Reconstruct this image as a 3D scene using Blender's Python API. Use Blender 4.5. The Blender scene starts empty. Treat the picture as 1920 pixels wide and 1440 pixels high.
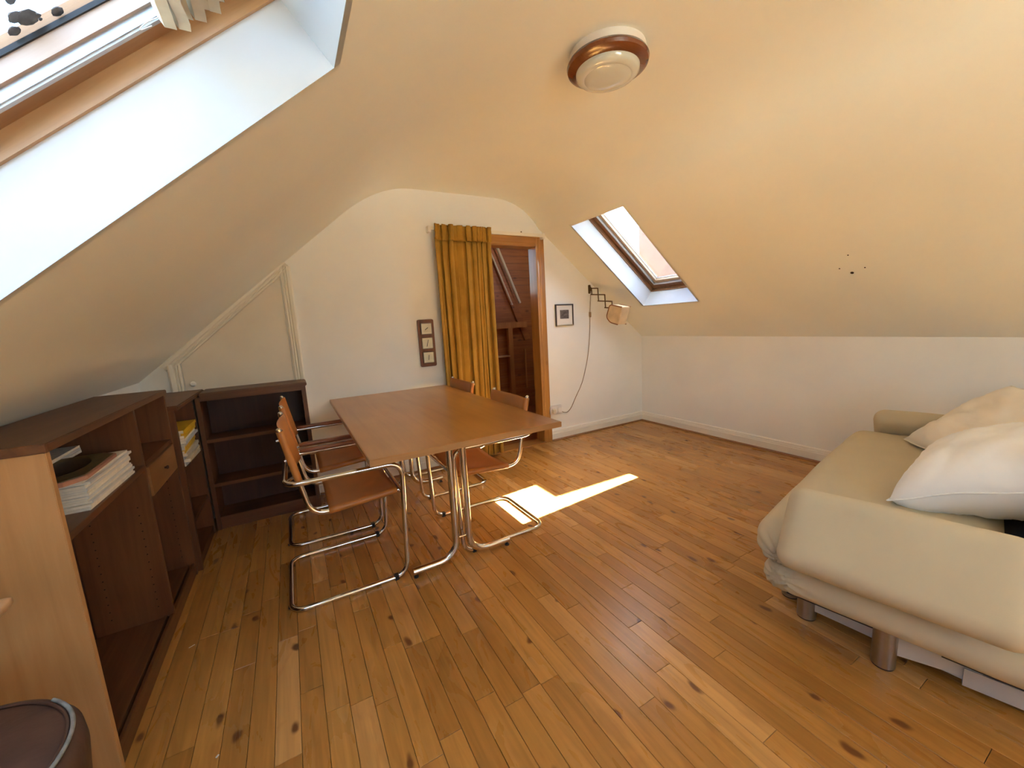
import bpy, bmesh, math, random
from mathutils import Vector, Matrix, noise
random.seed(11)
S = bpy.context.scene
COL = S.collection
PI = math.pi

# ------------------------------------------------------------------ camera
YAW, PITCH, ROLL, FPX = math.radians(28.79), math.radians(8.79), math.radians(-3.21), 747.4
CAMP = Vector((0, 0, 1.25))
fw = Vector((math.sin(YAW) * math.cos(PITCH), math.cos(YAW) * math.cos(PITCH), -math.sin(PITCH)))
rt = Vector((math.cos(YAW), -math.sin(YAW), 0))
up = rt.cross(fw)
r2 = rt * math.cos(ROLL) + up * math.sin(ROLL)
u2 = up * math.cos(ROLL) - rt * math.sin(ROLL)
cd = bpy.data.cameras.new('camera')
cam = bpy.data.objects.new('camera', cd)
COL.objects.link(cam)
M = Matrix.Identity(4)
for i in range(3):
    M[i][0], M[i][1], M[i][2], M[i][3] = r2[i], u2[i], -fw[i], CAMP[i]
cam.matrix_world = M
cd.sensor_fit = 'HORIZONTAL'
cd.sensor_width = 36
cd.lens = FPX / 1920 * 36
cd.clip_start = 0.02
S.camera = cam

def project(p):
    d = Vector(p) - CAMP
    c = d.dot(fw)
    if c < 0.05:
        return None
    return 960 + FPX * d.dot(r2) / c, 720 - FPX * d.dot(u2) / c

# ------------------------------------------------------------------ sky, sun, exposure
SUN = Vector((0.64, 0.177, 1.0)).normalized()
w = bpy.data.worlds.new('sky')
S.world = w
w.use_nodes = True
nt = w.node_tree
sky = nt.nodes.new('ShaderNodeTexSky')
sky.sky_type = 'NISHITA'
sky.sun_disc = False
sky.sun_elevation = math.asin(SUN.z)
sky.sun_rotation = math.atan2(SUN.x, SUN.y)
sky.dust_density = 3.0
sky.air_density = 0.9
hz = nt.nodes.new('ShaderNodeMix')          # thin bright haze over the blue
hz.data_type = 'RGBA'
hz.inputs[0].default_value = 0.68
hz.inputs[7].default_value = (0.240, 0.258, 0.268, 1)
nt.links.new(sky.outputs[0], hz.inputs[6])
nt.links.new(hz.outputs[2], nt.nodes['Background'].inputs[0])
nt.nodes['Background'].inputs[1].default_value = 4.0
sl = bpy.data.lights.new('sun', 'SUN')
sl.energy = 142.0
sl.angle = math.radians(0.55)
sl.color = (1.0, 0.975, 0.93)
so = bpy.data.objects.new('sun', sl)
so.rotation_euler = (-SUN).to_track_quat('-Z', 'Y').to_euler()
so.location = (8, 3, 10)
COL.objects.link(so)
S.view_settings.view_transform = 'Standard'
S.view_settings.look = 'None'
S.view_settings.exposure = 0.70
S.view_settings.gamma = 1
S.view_settings.use_curve_mapping = False
S.cycles.use_denoising = True
S.cycles.max_bounces = 14
S.cycles.diffuse_bounces = 8
S.cycles.glossy_bounces = 6
S.cycles.transparent_max_bounces = 16
S.cycles.sample_clamp_indirect = 12
S.cycles.caustics_reflective = True
S.cycles.caustics_refractive = False

# ------------------------------------------------------------------ materials
def newmat(name):
    m = bpy.data.materials.new(name)
    m.use_nodes = True
    n = m.node_tree.nodes
    return m, n, m.node_tree.links, n['Principled BSDF']

def simple(name, col, rough=0.5, metal=0.0, var=0.06, scale=8.0, bump=0.0, bscale=60.0, coat=0.0, spec=0.5):
    m, n, l, p = newmat(name)
    tc = n.new('ShaderNodeTexCoord')
    nz = n.new('ShaderNodeTexNoise')
    nz.inputs['Scale'].default_value = scale
    nz.inputs['Detail'].default_value = 4
    l.new(tc.outputs['Object'], nz.inputs['Vector'])
    mr = n.new('ShaderNodeMapRange')
    mr.inputs[1].default_value, mr.inputs[2].default_value = 0.3, 0.7
    mr.inputs[3].default_value, mr.inputs[4].default_value = 1 - var, 1 + var
    l.new(nz.outputs[0], mr.inputs[0])
    mx = n.new('ShaderNodeVectorMath')
    mx.operation = 'SCALE'
    mx.inputs[0].default_value = col[:3]
    l.new(mr.outputs[0], mx.inputs['Scale'])
    l.new(mx.outputs[0], p.inputs['Base Color'])
    p.inputs['Roughness'].default_value = rough
    p.inputs['Metallic'].default_value = metal
    p.inputs['Specular IOR Level'].default_value = spec
    if coat:
        p.inputs['Coat Weight'].default_value = coat
        p.inputs['Coat Roughness'].default_value = 0.12
    if bump:
        b = n.new('ShaderNodeBump')
        b.inputs['Strength'].default_value = bump
        b.inputs['Distance'].default_value = 0.002
        nb = n.new('ShaderNodeTexNoise')
        nb.inputs['Scale'].default_value = bscale
        nb.inputs['Detail'].default_value = 3
        l.new(tc.outputs['Object'], nb.inputs['Vector'])
        l.new(nb.outputs[0], b.inputs['Height'])
        l.new(b.outputs[0], p.inputs['Normal'])
    return m

def wood(name, c1, c2, axis=1, scale=1.0, rough=0.4, coat=0.0, c3=None, knots=0.0, spec=0.5):
    """straight-grained wood; axis = grain direction in object space"""
    m, n, l, p = newmat(name)
    tc = n.new('ShaderNodeTexCoord')
    mp = n.new('ShaderNodeMapping')
    sc = [28.0 * scale] * 3
    sc[axis] = 1.6 * scale
    mp.inputs['Scale'].default_value = sc
    l.new(tc.outputs['Object'], mp.inputs['Vector'])
    nz = n.new('ShaderNodeTexNoise')
    nz.inputs['Scale'].default_value = 1.0
    nz.inputs['Detail'].default_value = 7
    nz.inputs['Roughness'].default_value = 0.62
    nz.inputs['Distortion'].default_value = 0.6
    l.new(mp.outputs[0], nz.inputs['Vector'])
    cr = n.new('ShaderNodeValToRGB')
    cr.color_ramp.elements[0].position = 0.32
    cr.color_ramp.elements[0].color = (*c1, 1)
    cr.color_ramp.elements[1].position = 0.68
    cr.color_ramp.elements[1].color = (*c2, 1)
    l.new(nz.outputs[0], cr.inputs[0])
    out = cr.outputs[0]
    # broad tone drift
    n2 = n.new('ShaderNodeTexNoise')
    n2.inputs['Scale'].default_value = 2.2
    l.new(tc.outputs['Object'], n2.inputs['Vector'])
    mr = n.new('ShaderNodeMapRange')
    mr.inputs[1].default_value, mr.inputs[2].default_value = 0.3, 0.7
    mr.inputs[3].default_value, mr.inputs[4].default_value = 0.86, 1.12
    l.new(n2.outputs[0], mr.inputs[0])
    vm = n.new('ShaderNodeVectorMath')
    vm.operation = 'SCALE'
    l.new(out, vm.inputs[0])
    l.new(mr.outputs[0], vm.inputs['Scale'])
    out = vm.outputs[0]
    if knots:
        m2 = n.new('ShaderNodeMapping')
        k = [7.0] * 3
        k[axis] = 3.2
        m2.inputs['Scale'].default_value = k
        l.new(tc.outputs['Object'], m2.inputs['Vector'])
        v = n.new('ShaderNodeTexVoronoi')
        v.inputs['Scale'].default_value = 1.0
        l.new(m2.outputs[0], v.inputs['Vector'])
        kr = n.new('ShaderNodeMapRange')
        kr.inputs[1].default_value, kr.inputs[2].default_value = 0.05, 0.15
        kr.inputs[3].default_value, kr.inputs[4].default_value = knots, 0
        l.new(v.outputs['Distance'], kr.inputs[0])
        mx = n.new('ShaderNodeMix')
        mx.data_type = 'RGBA'
        mx.inputs[7].default_value = (c1[0] * .35, c1[1] * .3, c1[2] * .3, 1)
        l.new(kr.outputs[0], mx.inputs[0])
        l.new(out, mx.inputs[6])
        out = mx.outputs[2]
    l.new(out, p.inputs['Base Color'])
    p.inputs['Roughness'].default_value = rough
    p.inputs['Specular IOR Level'].default_value = spec
    if coat:
        p.inputs['Coat Weight'].default_value = coat
        p.inputs['Coat Roughness'].default_value = 0.15
    b = n.new('ShaderNodeBump')
    b.inputs['Strength'].default_value = 0.12
    b.inputs['Distance'].default_value = 0.001
    l.new(nz.outputs[0], b.inputs['Height'])
    l.new(b.outputs[0], p.inputs['Normal'])
    return m

def floor_mat():
    m, n, l, p = newmat('floor_pine')
    geo = n.new('ShaderNodeNewGeometry')
    at = n.new('ShaderNodeAttribute')
    at.attribute_name = 'brand'
    off = n.new('ShaderNodeVectorMath')
    off.operation = 'SCALE'
    off.inputs[0].default_value = (3.1, 57.0, 23.0)
    l.new(at.outputs['Fac'], off.inputs['Scale'])
    add = n.new('ShaderNodeVectorMath')
    l.new(geo.outputs['Position'], add.inputs[0])
    l.new(off.outputs[0], add.inputs[1])
    # board base tone
    cr = n.new('ShaderNodeValToRGB')
    e = cr.color_ramp.elements
    e[0].position, e[0].color = 0.0, (0.34, 0.155, 0.034, 1)
    e[1].position, e[1].color = 1.0, (0.54, 0.290, 0.095, 1)
    for pos, c in ((0.3, (0.41, 0.192, 0.043, 1)), (0.85, (0.47, 0.232, 0.056, 1))):
        q = e.new(pos)
        q.color = c
    wn = n.new('ShaderNodeTexWhiteNoise')
    wn.noise_dimensions = '1D'
    l.new(at.outputs['Fac'], wn.inputs['W'])
    l.new(wn.outputs['Value'], cr.inputs[0])
    # grain
    mp = n.new('ShaderNodeMapping')
    mp.inputs['Scale'].default_value = (42, 2.4, 20)
    l.new(add.outputs[0], mp.inputs['Vector'])
    gz = n.new('ShaderNodeTexNoise')
    gz.inputs['Scale'].default_value = 1.0
    gz.inputs['Detail'].default_value = 6
    gz.inputs['Distortion'].default_value = 0.9
    l.new(mp.outputs[0], gz.inputs['Vector'])
    gm = n.new('ShaderNodeMapRange')
    gm.inputs[1].default_value, gm.inputs[2].default_value = 0.3, 0.72
    gm.inputs[3].default_value, gm.inputs[4].default_value = 1.14, 0.80
    l.new(gz.outputs[0], gm.inputs[0])
    s1 = n.new('ShaderNodeVectorMath')
    s1.operation = 'SCALE'
    l.new(cr.outputs[0], s1.inputs[0])
    l.new(gm.outputs[0], s1.inputs['Scale'])
    # heartwood figure: blotches stretched along the board
    m3 = n.new('ShaderNodeMapping')
    m3.inputs['Scale'].default_value = (9, 2.2, 9)
    l.new(add.outputs[0], m3.inputs['Vector'])
    bz = n.new('ShaderNodeTexNoise')
    bz.inputs['Scale'].default_value = 1.3
    bz.inputs['Detail'].default_value = 5
    bz.inputs['Distortion'].default_value = 1.6
    l.new(m3.outputs[0], bz.inputs['Vector'])
    bm = n.new('ShaderNodeMapRange')
    bm.inputs[1].default_value, bm.inputs[2].default_value = 0.58, 0.78
    bm.inputs[3].default_value, bm.inputs[4].default_value = 0, 0.55
    l.new(bz.outputs[0], bm.inputs[0])
    mx = n.new('ShaderNodeMix')
    mx.data_type = 'RGBA'
    mx.inputs[7].default_value = (0.30, 0.115, 0.026, 1)
    l.new(bm.outputs[0], mx.inputs[0])
    l.new(s1.outputs[0], mx.inputs[6])
    # knots
    m2 = n.new('ShaderNodeMapping')
    m2.inputs['Scale'].default_value = (4.4, 2.3, 4.0)
    l.new(add.outputs[0], m2.inputs['Vector'])
    dz = n.new('ShaderNodeTexNoise')
    dz.inputs['Scale'].default_value = 9
    l.new(add.outputs[0], dz.inputs['Vector'])
    dsc = n.new('ShaderNodeVectorMath')
    dsc.operation = 'MULTIPLY_ADD'
    dsc.inputs[1].default_value = (0.22, 0.22, 0.22)
    l.new(dz.outputs['Color'], dsc.inputs[0])
    l.new(m2.outputs[0], dsc.inputs[2])
    v = n.new('ShaderNodeTexVoronoi')
    v.voronoi_dimensions = '2D'
    v.inputs['Scale'].default_value = 1.0
    l.new(dsc.outputs[0], v.inputs['Vector'])
    kr = n.new('ShaderNodeMapRange')
    kr.interpolation_type = 'SMOOTHSTEP'
    kr.inputs[1].default_value, kr.inputs[2].default_value = 0.025, 0.075
    kr.inputs[3].default_value, kr.inputs[4].default_value = 0.88, 0
    l.new(v.outputs['Distance'], kr.inputs[0])
    mk = n.new('ShaderNodeMix')
    mk.data_type = 'RGBA'
    mk.inputs[7].default_value = (0.10, 0.030, 0.010, 1)
    l.new(kr.outputs[0], mk.inputs[0])
    l.new(mx.outputs[2], mk.inputs[6])
    l.new(mk.outputs[2], p.inputs['Base Color'])
    rz = n.new('ShaderNodeMapRange')
    rz.inputs[3].default_value, rz.inputs[4].default_value = 0.25, 0.31
    l.new(bz.outputs[0], rz.inputs[0])
    l.new(rz.outputs[0], p.inputs['Roughness'])
    p.inputs['Specular IOR Level'].default_value = 0.4
    b = n.new('ShaderNodeBump')
    b.inputs['Strength'].default_value = 0.10
    b.inputs['Distance'].default_value = 0.0012
    l.new(gz.outputs[0], b.inputs['Height'])
    l.new(b.outputs[0], p.inputs['Normal'])
    return m

def glass_mat(name, tint=(0.95, 0.98, 0.98), dirt=0.0):
    m = bpy.data.materials.new(name)
    m.use_nodes = True
    n, l = m.node_tree.nodes, m.node_tree.links
    n.remove(n['Principled BSDF'])
    tr = n.new('ShaderNodeBsdfTransparent')
    tr.inputs[0].default_value = (*tint, 1)
    gl = n.new('ShaderNodeBsdfGlossy')
    gl.inputs['Roughness'].default_value = 0.02
    fr = n.new('ShaderNodeFresnel')
    geo = n.new('ShaderNodeNewGeometry')
    io = n.new('ShaderNodeMapRange')      # thin pane: same reflectance from both faces
    io.inputs[3].default_value, io.inputs[4].default_value = 1.45, 1 / 1.45
    l.new(geo.outputs['Backfacing'], io.inputs[0])
    l.new(io.outputs[0], fr.inputs[0])
    mx = n.new('ShaderNodeMixShader')
    l.new(fr.outputs[0], mx.inputs[0])
    l.new(tr.outputs[0], mx.inputs[1])
    l.new(gl.outputs[0], mx.inputs[2])
    out = mx.outputs[0]
    if dirt:
        df = n.new('ShaderNodeBsdfTranslucent')
        df.inputs[0].default_value = (0.8, 0.82, 0.8, 1)
        tc = n.new('ShaderNodeTexCoord')
        nz = n.new('ShaderNodeTexNoise')
        nz.inputs['Scale'].default_value = 14
        nz.inputs['Detail'].default_value = 5
        l.new(tc.outputs['Object'], nz.inputs[0])
        mr = n.new('ShaderNodeMapRange')
        mr.inputs[1].default_value, mr.inputs[2].default_value = 0.35, 0.75
        mr.inputs[3].default_value, mr.inputs[4].default_value = 0, dirt
        l.new(nz.outputs[0], mr.inputs[0])
        m2 = n.new('ShaderNodeMixShader')
        l.new(mr.outputs[0], m2.inputs[0])
        l.new(out, m2.inputs[1])
        l.new(df.outputs[0], m2.inputs[2])
        out = m2.outputs[0]
    l.new(out, n['Material Output'].inputs[0])
    return m

PAINT = simple('wall_paint', (0.835, 0.84, 0.80), 0.62, var=0.02, scale=3, bump=0.12, bscale=25)
CEILP = simple('ceiling_paint', (0.835, 0.85, 0.775), 0.50, var=0.02, scale=2, bump=0.10, bscale=9)
REVEAL = simple('reveal_white_paint', (0.60, 0.64, 0.68), 0.55, var=0.03, scale=6, bump=0.08)
GLOSSW = simple('gloss_white_paint', (0.80, 0.77, 0.67), 0.35, var=0.02, scale=4)
DOORW = simple('cupboard_cream_paint', (0.74, 0.69, 0.58), 0.45, var=0.05, scale=3)
FLOORM = floor_mat()
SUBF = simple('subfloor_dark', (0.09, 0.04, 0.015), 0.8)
TRIMB = wood('stained_floor_bead', (0.20, 0.085, 0.025), (0.33, 0.15, 0.045), 1, 1, 0.4)
PINE = wood('varnished_pine', (0.34, 0.145, 0.028), (0.50, 0.235, 0.055), 2, 1, 0.3, 0.8, knots=0.8)
PINEH = wood('varnished_pine_across', (0.36, 0.155, 0.032), (0.52, 0.25, 0.062), 0, 1, 0.3, 0.4)
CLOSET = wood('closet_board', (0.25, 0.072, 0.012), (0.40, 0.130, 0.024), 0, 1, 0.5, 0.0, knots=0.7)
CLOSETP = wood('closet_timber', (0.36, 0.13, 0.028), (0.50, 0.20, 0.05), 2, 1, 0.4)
WINW = wood('window_pine', (0.36, 0.20, 0.085), (0.50, 0.30, 0.14), 0, 1.2, 0.4, 0.2)
WINWD = wood('window_pine_shaded', (0.26, 0.125, 0.05), (0.36, 0.19, 0.08), 0, 1.2, 0.4, 0.2)  # same pine darkened: shade on the room-facing ledge put into the colour
WINR = wood('window_pine_brown', (0.20, 0.10, 0.042), (0.28, 0.15, 0.068), 0, 1.2, 0.4, 0.2)
WINRD = wood('window_pine_brown_shaded', (0.14, 0.066, 0.026), (0.20, 0.10, 0.04), 0, 1.2, 0.4, 0.2)  # right window's pine darkened to carry the ledge's shade in its colour
SASHR = wood('sash_pine_cream_lit', (0.40, 0.29, 0.18), (0.50, 0.38, 0.25), 0, 1.2, 0.5)  # pine paled to cream: daylight on the inner sash is in the colour
SASHW = wood('sash_pine_sky_lit', (0.42, 0.32, 0.27), (0.54, 0.43, 0.36), 0, 1.2, 0.5)  # sash pine lightened in colour to stand for sky light on it
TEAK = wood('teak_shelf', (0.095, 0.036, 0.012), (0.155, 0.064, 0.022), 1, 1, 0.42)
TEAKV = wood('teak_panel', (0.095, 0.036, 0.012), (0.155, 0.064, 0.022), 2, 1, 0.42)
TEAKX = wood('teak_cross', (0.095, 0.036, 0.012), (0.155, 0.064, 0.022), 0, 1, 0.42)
TEAKP = wood('teak_end_panel_lit', (0.42, 0.225, 0.085), (0.52, 0.30, 0.125), 2, 0.8, 0.42)  # teak made much paler: skylight falling on this end is painted in
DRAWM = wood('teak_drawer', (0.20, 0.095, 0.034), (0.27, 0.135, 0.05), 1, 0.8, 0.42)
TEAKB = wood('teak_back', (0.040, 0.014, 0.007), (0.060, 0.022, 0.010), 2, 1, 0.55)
TABLE = wood('table_veneer', (0.38, 0.165, 0.038), (0.46, 0.215, 0.058), 1, 0.7, 0.30, 0.25)
TABLEE = wood('table_edge', (0.30, 0.145, 0.048), (0.37, 0.19, 0.066), 0, 0.9, 0.4)
ARMW = wood('armrest_wood', (0.20, 0.070, 0.030), (0.28, 0.105, 0.045), 0, 1.5, 0.35)
CHROME = simple('chrome', (0.74, 0.72, 0.69), 0.09, 1.0, var=0.02)
STEEL = simple('brushed_steel', (0.44, 0.42, 0.40), 0.34, 1.0, var=0.05, scale=40)
ALU = simple('aluminium_grey', (0.55, 0.57, 0.60), 0.42, 1.0, var=0.03)
PAINTM = simple('grey_painted_metal', (0.50, 0.51, 0.53), 0.45, 0.3, var=0.03)
BLACK = simple('black_rubber', (0.015, 0.015, 0.016), 0.5)
LEATH = simple('tan_saddle_leather', (0.42, 0.158, 0.032), 0.42, var=0.14, scale=5, bump=0.18, bscale=90)
SOFA = simple('khaki_cotton', (0.53, 0.462, 0.325), 0.85, var=0.03, scale=5, bump=0.10, bscale=420, spec=0.2)
DARKF = simple('charcoal_fabric', (0.035, 0.033, 0.032), 0.9, var=0.1, scale=30)
PILLW = simple('white_cotton', (0.87, 0.90, 0.93), 0.85, var=0.02, scale=6, bump=0.15, bscale=18, spec=0.2)
PILLB = simple('cream_cotton', (0.83, 0.79, 0.70), 0.85, var=0.02, scale=6, bump=0.15, bscale=18, spec=0.2)
VELV = simple('mustard_velvet', (0.36, 0.195, 0.030), 0.8, var=0.16, scale=7, bump=0.1, bscale=200, spec=0.15)
VELV.node_tree.nodes['Principled BSDF'].inputs['Sheen Weight'].default_value = 0.25
VELV.node_tree.nodes['Principled BSDF'].inputs['Sheen Tint'].default_value = (0.9, 0.6, 0.2, 1)
PLAST = simple('white_plastic', (0.80, 0.78, 0.74), 0.35, var=0.01)
CREAMP = simple('cream_plastic', (0.70, 0.62, 0.46), 0.4, var=0.02)
MAHOG = wood('mahogany', (0.12, 0.034, 0.010), (0.19, 0.06, 0.018), 0, 1.2, 0.25, 0.5)
OPAL = simple('opal_glass', (0.62, 0.63, 0.55), 0.08, var=0.02, coat=0.6)
BRASS = simple('brass', (0.72, 0.50, 0.16), 0.3, 1.0)
BRONZE = simple('bronzed_metal', (0.14, 0.075, 0.025), 0.45, 0.6)
PARCH = simple('parchment', (0.66, 0.52, 0.33), 0.7, var=0.12, scale=16)
SHTRIM = simple('brown_braid', (0.22, 0.085, 0.03), 0.8)
CORD = simple('brown_cord', (0.30, 0.20, 0.11), 0.6)
PLAQUE = wood('plaque_wood', (0.13, 0.042, 0.016), (0.21, 0.078, 0.03), 2, 1.2, 0.4)
DIAL = simple('dial_face', (0.66, 0.64, 0.50), 0.3, var=0.05, scale=30)
DIALR = simple('dial_bezel', (0.80, 0.72, 0.56), 0.2, 0.6)
NEEDLE = simple('dial_needle', (0.03, 0.03, 0.03), 0.4)
PICF = simple('dark_frame', (0.06, 0.04, 0.03), 0.35)
PICE = simple('silver_gilt', (0.50, 0.42, 0.27), 0.35, 0.7)
MAT_ = simple('picture_mount', (0.76, 0.73, 0.66), 0.7, var=0.01)
PICP = simple('picture_print', (0.11, 0.085, 0.075), 0.5, var=0.7, scale=55)
PAPER = simple('page_paper', (0.74, 0.70, 0.60), 0.8, var=0.10, scale=50)
COVG = simple('grey_white_cover', (0.60, 0.61, 0.60), 0.4, var=0.06, scale=20)
COVY = simple('yellow_cover', (0.80, 0.50, 0.03), 0.35, var=0.05)
COVB = simple('pale_blue_cover', (0.52, 0.58, 0.62), 0.35, var=0.05)
COVD = simple('dark_cover', (0.06, 0.045, 0.03), 0.3)
ALBUM = simple('album_black', (0.018, 0.015, 0.012), 0.3, var=0.2, scale=12)
ALBR = simple('album_olive', (0.12, 0.09, 0.035), 0.5, var=0.2, scale=40)
ALBP = simple('album_pink_brown', (0.38, 0.19, 0.13), 0.5)
POUF = simple('worn_brown_leather', (0.055, 0.024, 0.014), 0.5, var=0.35, scale=9, bump=0.35, bscale=60)
PIPE = simple('grey_worn_binding', (0.17, 0.165, 0.14), 0.7, var=0.4, scale=40)
LICHEN = simple('lichen', (0.10, 0.09, 0.10), 0.9, var=0.5, scale=60)
BLIND = simple('pleated_blind', (0.60, 0.55, 0.42), 0.8, var=0.08, scale=30)
PALEW = wood('pale_stool_wood', (0.42, 0.24, 0.115), (0.56, 0.35, 0.18), 0, 1, 0.4, 0.2)
RENDER = simple('pale_roughcast', (0.14, 0.15, 0.145), 0.9, var=0.14, scale=5.0, bump=0.4, bscale=20)
BRICKC = simple('grey_render', (0.45, 0.43, 0.40), 0.9, var=0.12, scale=6)
GROUND = simple('gravel_ground', (0.22, 0.21, 0.18), 0.9, var=0.15, scale=1.5)
SLATE = simple('roof_slate', (0.07, 0.075, 0.085), 0.7, var=0.25, scale=6)
HOLE = simple('hole_dark', (0.03, 0.018, 0.01), 0.9)
GLASSL = glass_mat('window_glass', (0.90, 0.97, 0.98), 0.01)
GLASSR = glass_mat('window_glass_dusty', (0.95, 0.97, 0.96), 0.004)
POLEM = simple('pale_pole', (0.55, 0.42, 0.26), 0.45)

# ------------------------------------------------------------------ helpers
def link(o, parent=None):
    COL.objects.link(o)
    if parent is not None:
        o.parent = parent
    return o

def mesh_obj(name, verts, faces, mat, parent=None, smooth=False, mats=None, fm=None):
    me = bpy.data.meshes.new(name)
    me.from_pydata([tuple(v) for v in verts], [], faces)
    for x in (mats or [mat]):
        me.materials.append(x)
    if fm:
        for i, k in enumerate(fm):
            me.polygons[i].material_index = k
    if smooth:
        for p in me.polygons:
            p.use_smooth = True
    me.update()
    return link(bpy.data.objects.new(name, me), parent)

def bm_obj(name, bm, mat, parent=None, smooth=False, angle=None):
    me = bpy.data.meshes.new(name)
    bmesh.ops.recalc_face_normals(bm, faces=bm.faces)
    bm.to_mesh(me)
    bm.free()
    me.materials.append(mat)
    if smooth:
        for p in me.polygons:
            p.use_smooth = True
        if angle:
            me.set_sharp_from_angle(angle=angle)
    return link(bpy.data.objects.new(name, me), parent)

def box(name, lo, hi, mat, parent=None, bevel=0.0, seg=2):
    bm = bmesh.new()
    bmesh.ops.create_cube(bm, size=1)
    lo, hi = Vector(lo), Vector(hi)
    for v in bm.verts:
        v.co = Vector(((v.co.x + .5) * (hi.x - lo.x) + lo.x, (v.co.y + .5) * (hi.y - lo.y) + lo.y, (v.co.z + .5) * (hi.z - lo.z) + lo.z))
    if bevel:
        bmesh.ops.bevel(bm, geom=bm.edges[:], offset=bevel, segments=seg, affect='EDGES', clamp_overlap=True)
    return bm_obj(name, bm, mat, parent, bool(bevel), math.radians(35) if bevel else None)

def prism(name, poly, axis, a, b, mat, parent=None, bevel=0.0):
    """poly: 2D points; extruded along axis from a to b. axis 0: (y,z) 1: (x,z) 2: (x,y)"""
    def mk(p, t):
        return {0: (t, p[0], p[1]), 1: (p[0], t, p[1]), 2: (p[0], p[1], t)}[axis]
    bm = bmesh.new()
    v0 = [bm.verts.new(mk(p, a)) for p in poly]
    v1 = [bm.verts.new(mk(p, b)) for p in poly]
    bm.faces.new(v0)
    bm.faces.new(v1[::-1])
    k = len(poly)
    for i in range(k):
        bm.faces.new((v0[i], v1[i], v1[(i + 1) % k], v0[(i + 1) % k]))
    if bevel:
        bmesh.ops.bevel(bm, geom=bm.edges[:], offset=bevel, segments=2, affect='EDGES', clamp_overlap=True)
    return bm_obj(name, bm, mat, parent, bool(bevel), math.radians(35) if bevel else None)

def fillet(pts, r, closed=False, n=6):
    pts = [Vector(p) for p in pts]
    out = []
    k = len(pts)
    for i in range(k):
        if not closed and i in (0, k - 1):
            out.append(pts[i])
            continue
        p, a, b = pts[i], pts[i - 1], pts[(i + 1) % k]
        da, db = (a - p), (b - p)
        t = min(r, da.length * .48, db.length * .48)
        pa, pb = p + da.normalized() * t, p + db.normalized() * t
        for j in range(n + 1):
            s = j / n
            out.append(pa * (1 - s) ** 2 + p * 2 * s * (1 - s) * 1.0 + pb * s * s)
    return out

def sweep(bm, path, r, closed=False, seg=10, caps=True):
    path = [Vector(p) for p in path]
    k = len(path)
    rings = []
    nrm = None
    for i in range(k):
        if closed:
            t = (path[(i + 1) % k] - path[i - 1])
        else:
            t = path[min(i + 1, k - 1)] - path[max(i - 1, 0)]
        t.normalize()
        if nrm is None:
            nrm = t.orthogonal().normalized()
        nrm = (nrm - t * nrm.dot(t)).normalized()
        bn = t.cross(nrm)
        rr = r[i] if isinstance(r, (list, tuple)) else r
        rings.append([bm.verts.new(path[i] + (nrm * math.cos(2 * PI * j / seg) + bn * math.sin(2 * PI * j / seg)) * rr) for j in range(seg)])
    m = k if closed else k - 1
    for i in range(m):
        A, B = rings[i], rings[(i + 1) % k]
        sh = 0
        if closed and i == k - 1:
            sh = min(range(seg), key=lambda s: (A[0].co - B[s].co).length)
        for j in range(seg):
            bm.faces.new((A[j], A[(j + 1) % seg], B[(j + 1 + sh) % seg], B[(j + sh) % seg]))
    if not closed and caps:
        bm.faces.new(rings[0][::-1])
        bm.faces.new(rings[-1])

def tube(name, path, r, mat, parent=None, closed=False, seg=10):
    bm = bmesh.new()
    sweep(bm, path, r, closed, seg)
    return bm_obj(name, bm, mat, parent, True, math.radians(50))

def lathe(name, prof, mat, parent=None, seg=48, loc=(0, 0, 0)):
    bm = bmesh.new()
    rings = []
    for (r, z) in prof:
        if r < 1e-6:
            rings.append([bm.verts.new((loc[0], loc[1], loc[2] + z))])
        else:
            rings.append([bm.verts.new((loc[0] + r * math.cos(2 * PI * j / seg), loc[1] + r * math.sin(2 * PI * j / seg), loc[2] + z)) for j in range(seg)])
    for a, b in zip(rings, rings[1:]):
        for j in range(seg):
            q = [a[j % len(a)], a[(j + 1) % len(a)], b[(j + 1) % len(b)], b[j % len(b)]]
            u = []
            for x in q:
                if x not in u:
                    u.append(x)
            if len(u) > 2:
                bm.faces.new(u)
    return bm_obj(name, bm, mat, parent, True, math.radians(40))

def cyl(name, p0, p1, r, mat, parent=None, seg=20):
    bm = bmesh.new()
    sweep(bm, [p0, p1], r, seg=seg)
    return bm_obj(name, bm, mat, parent, True, math.radians(40))

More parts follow.
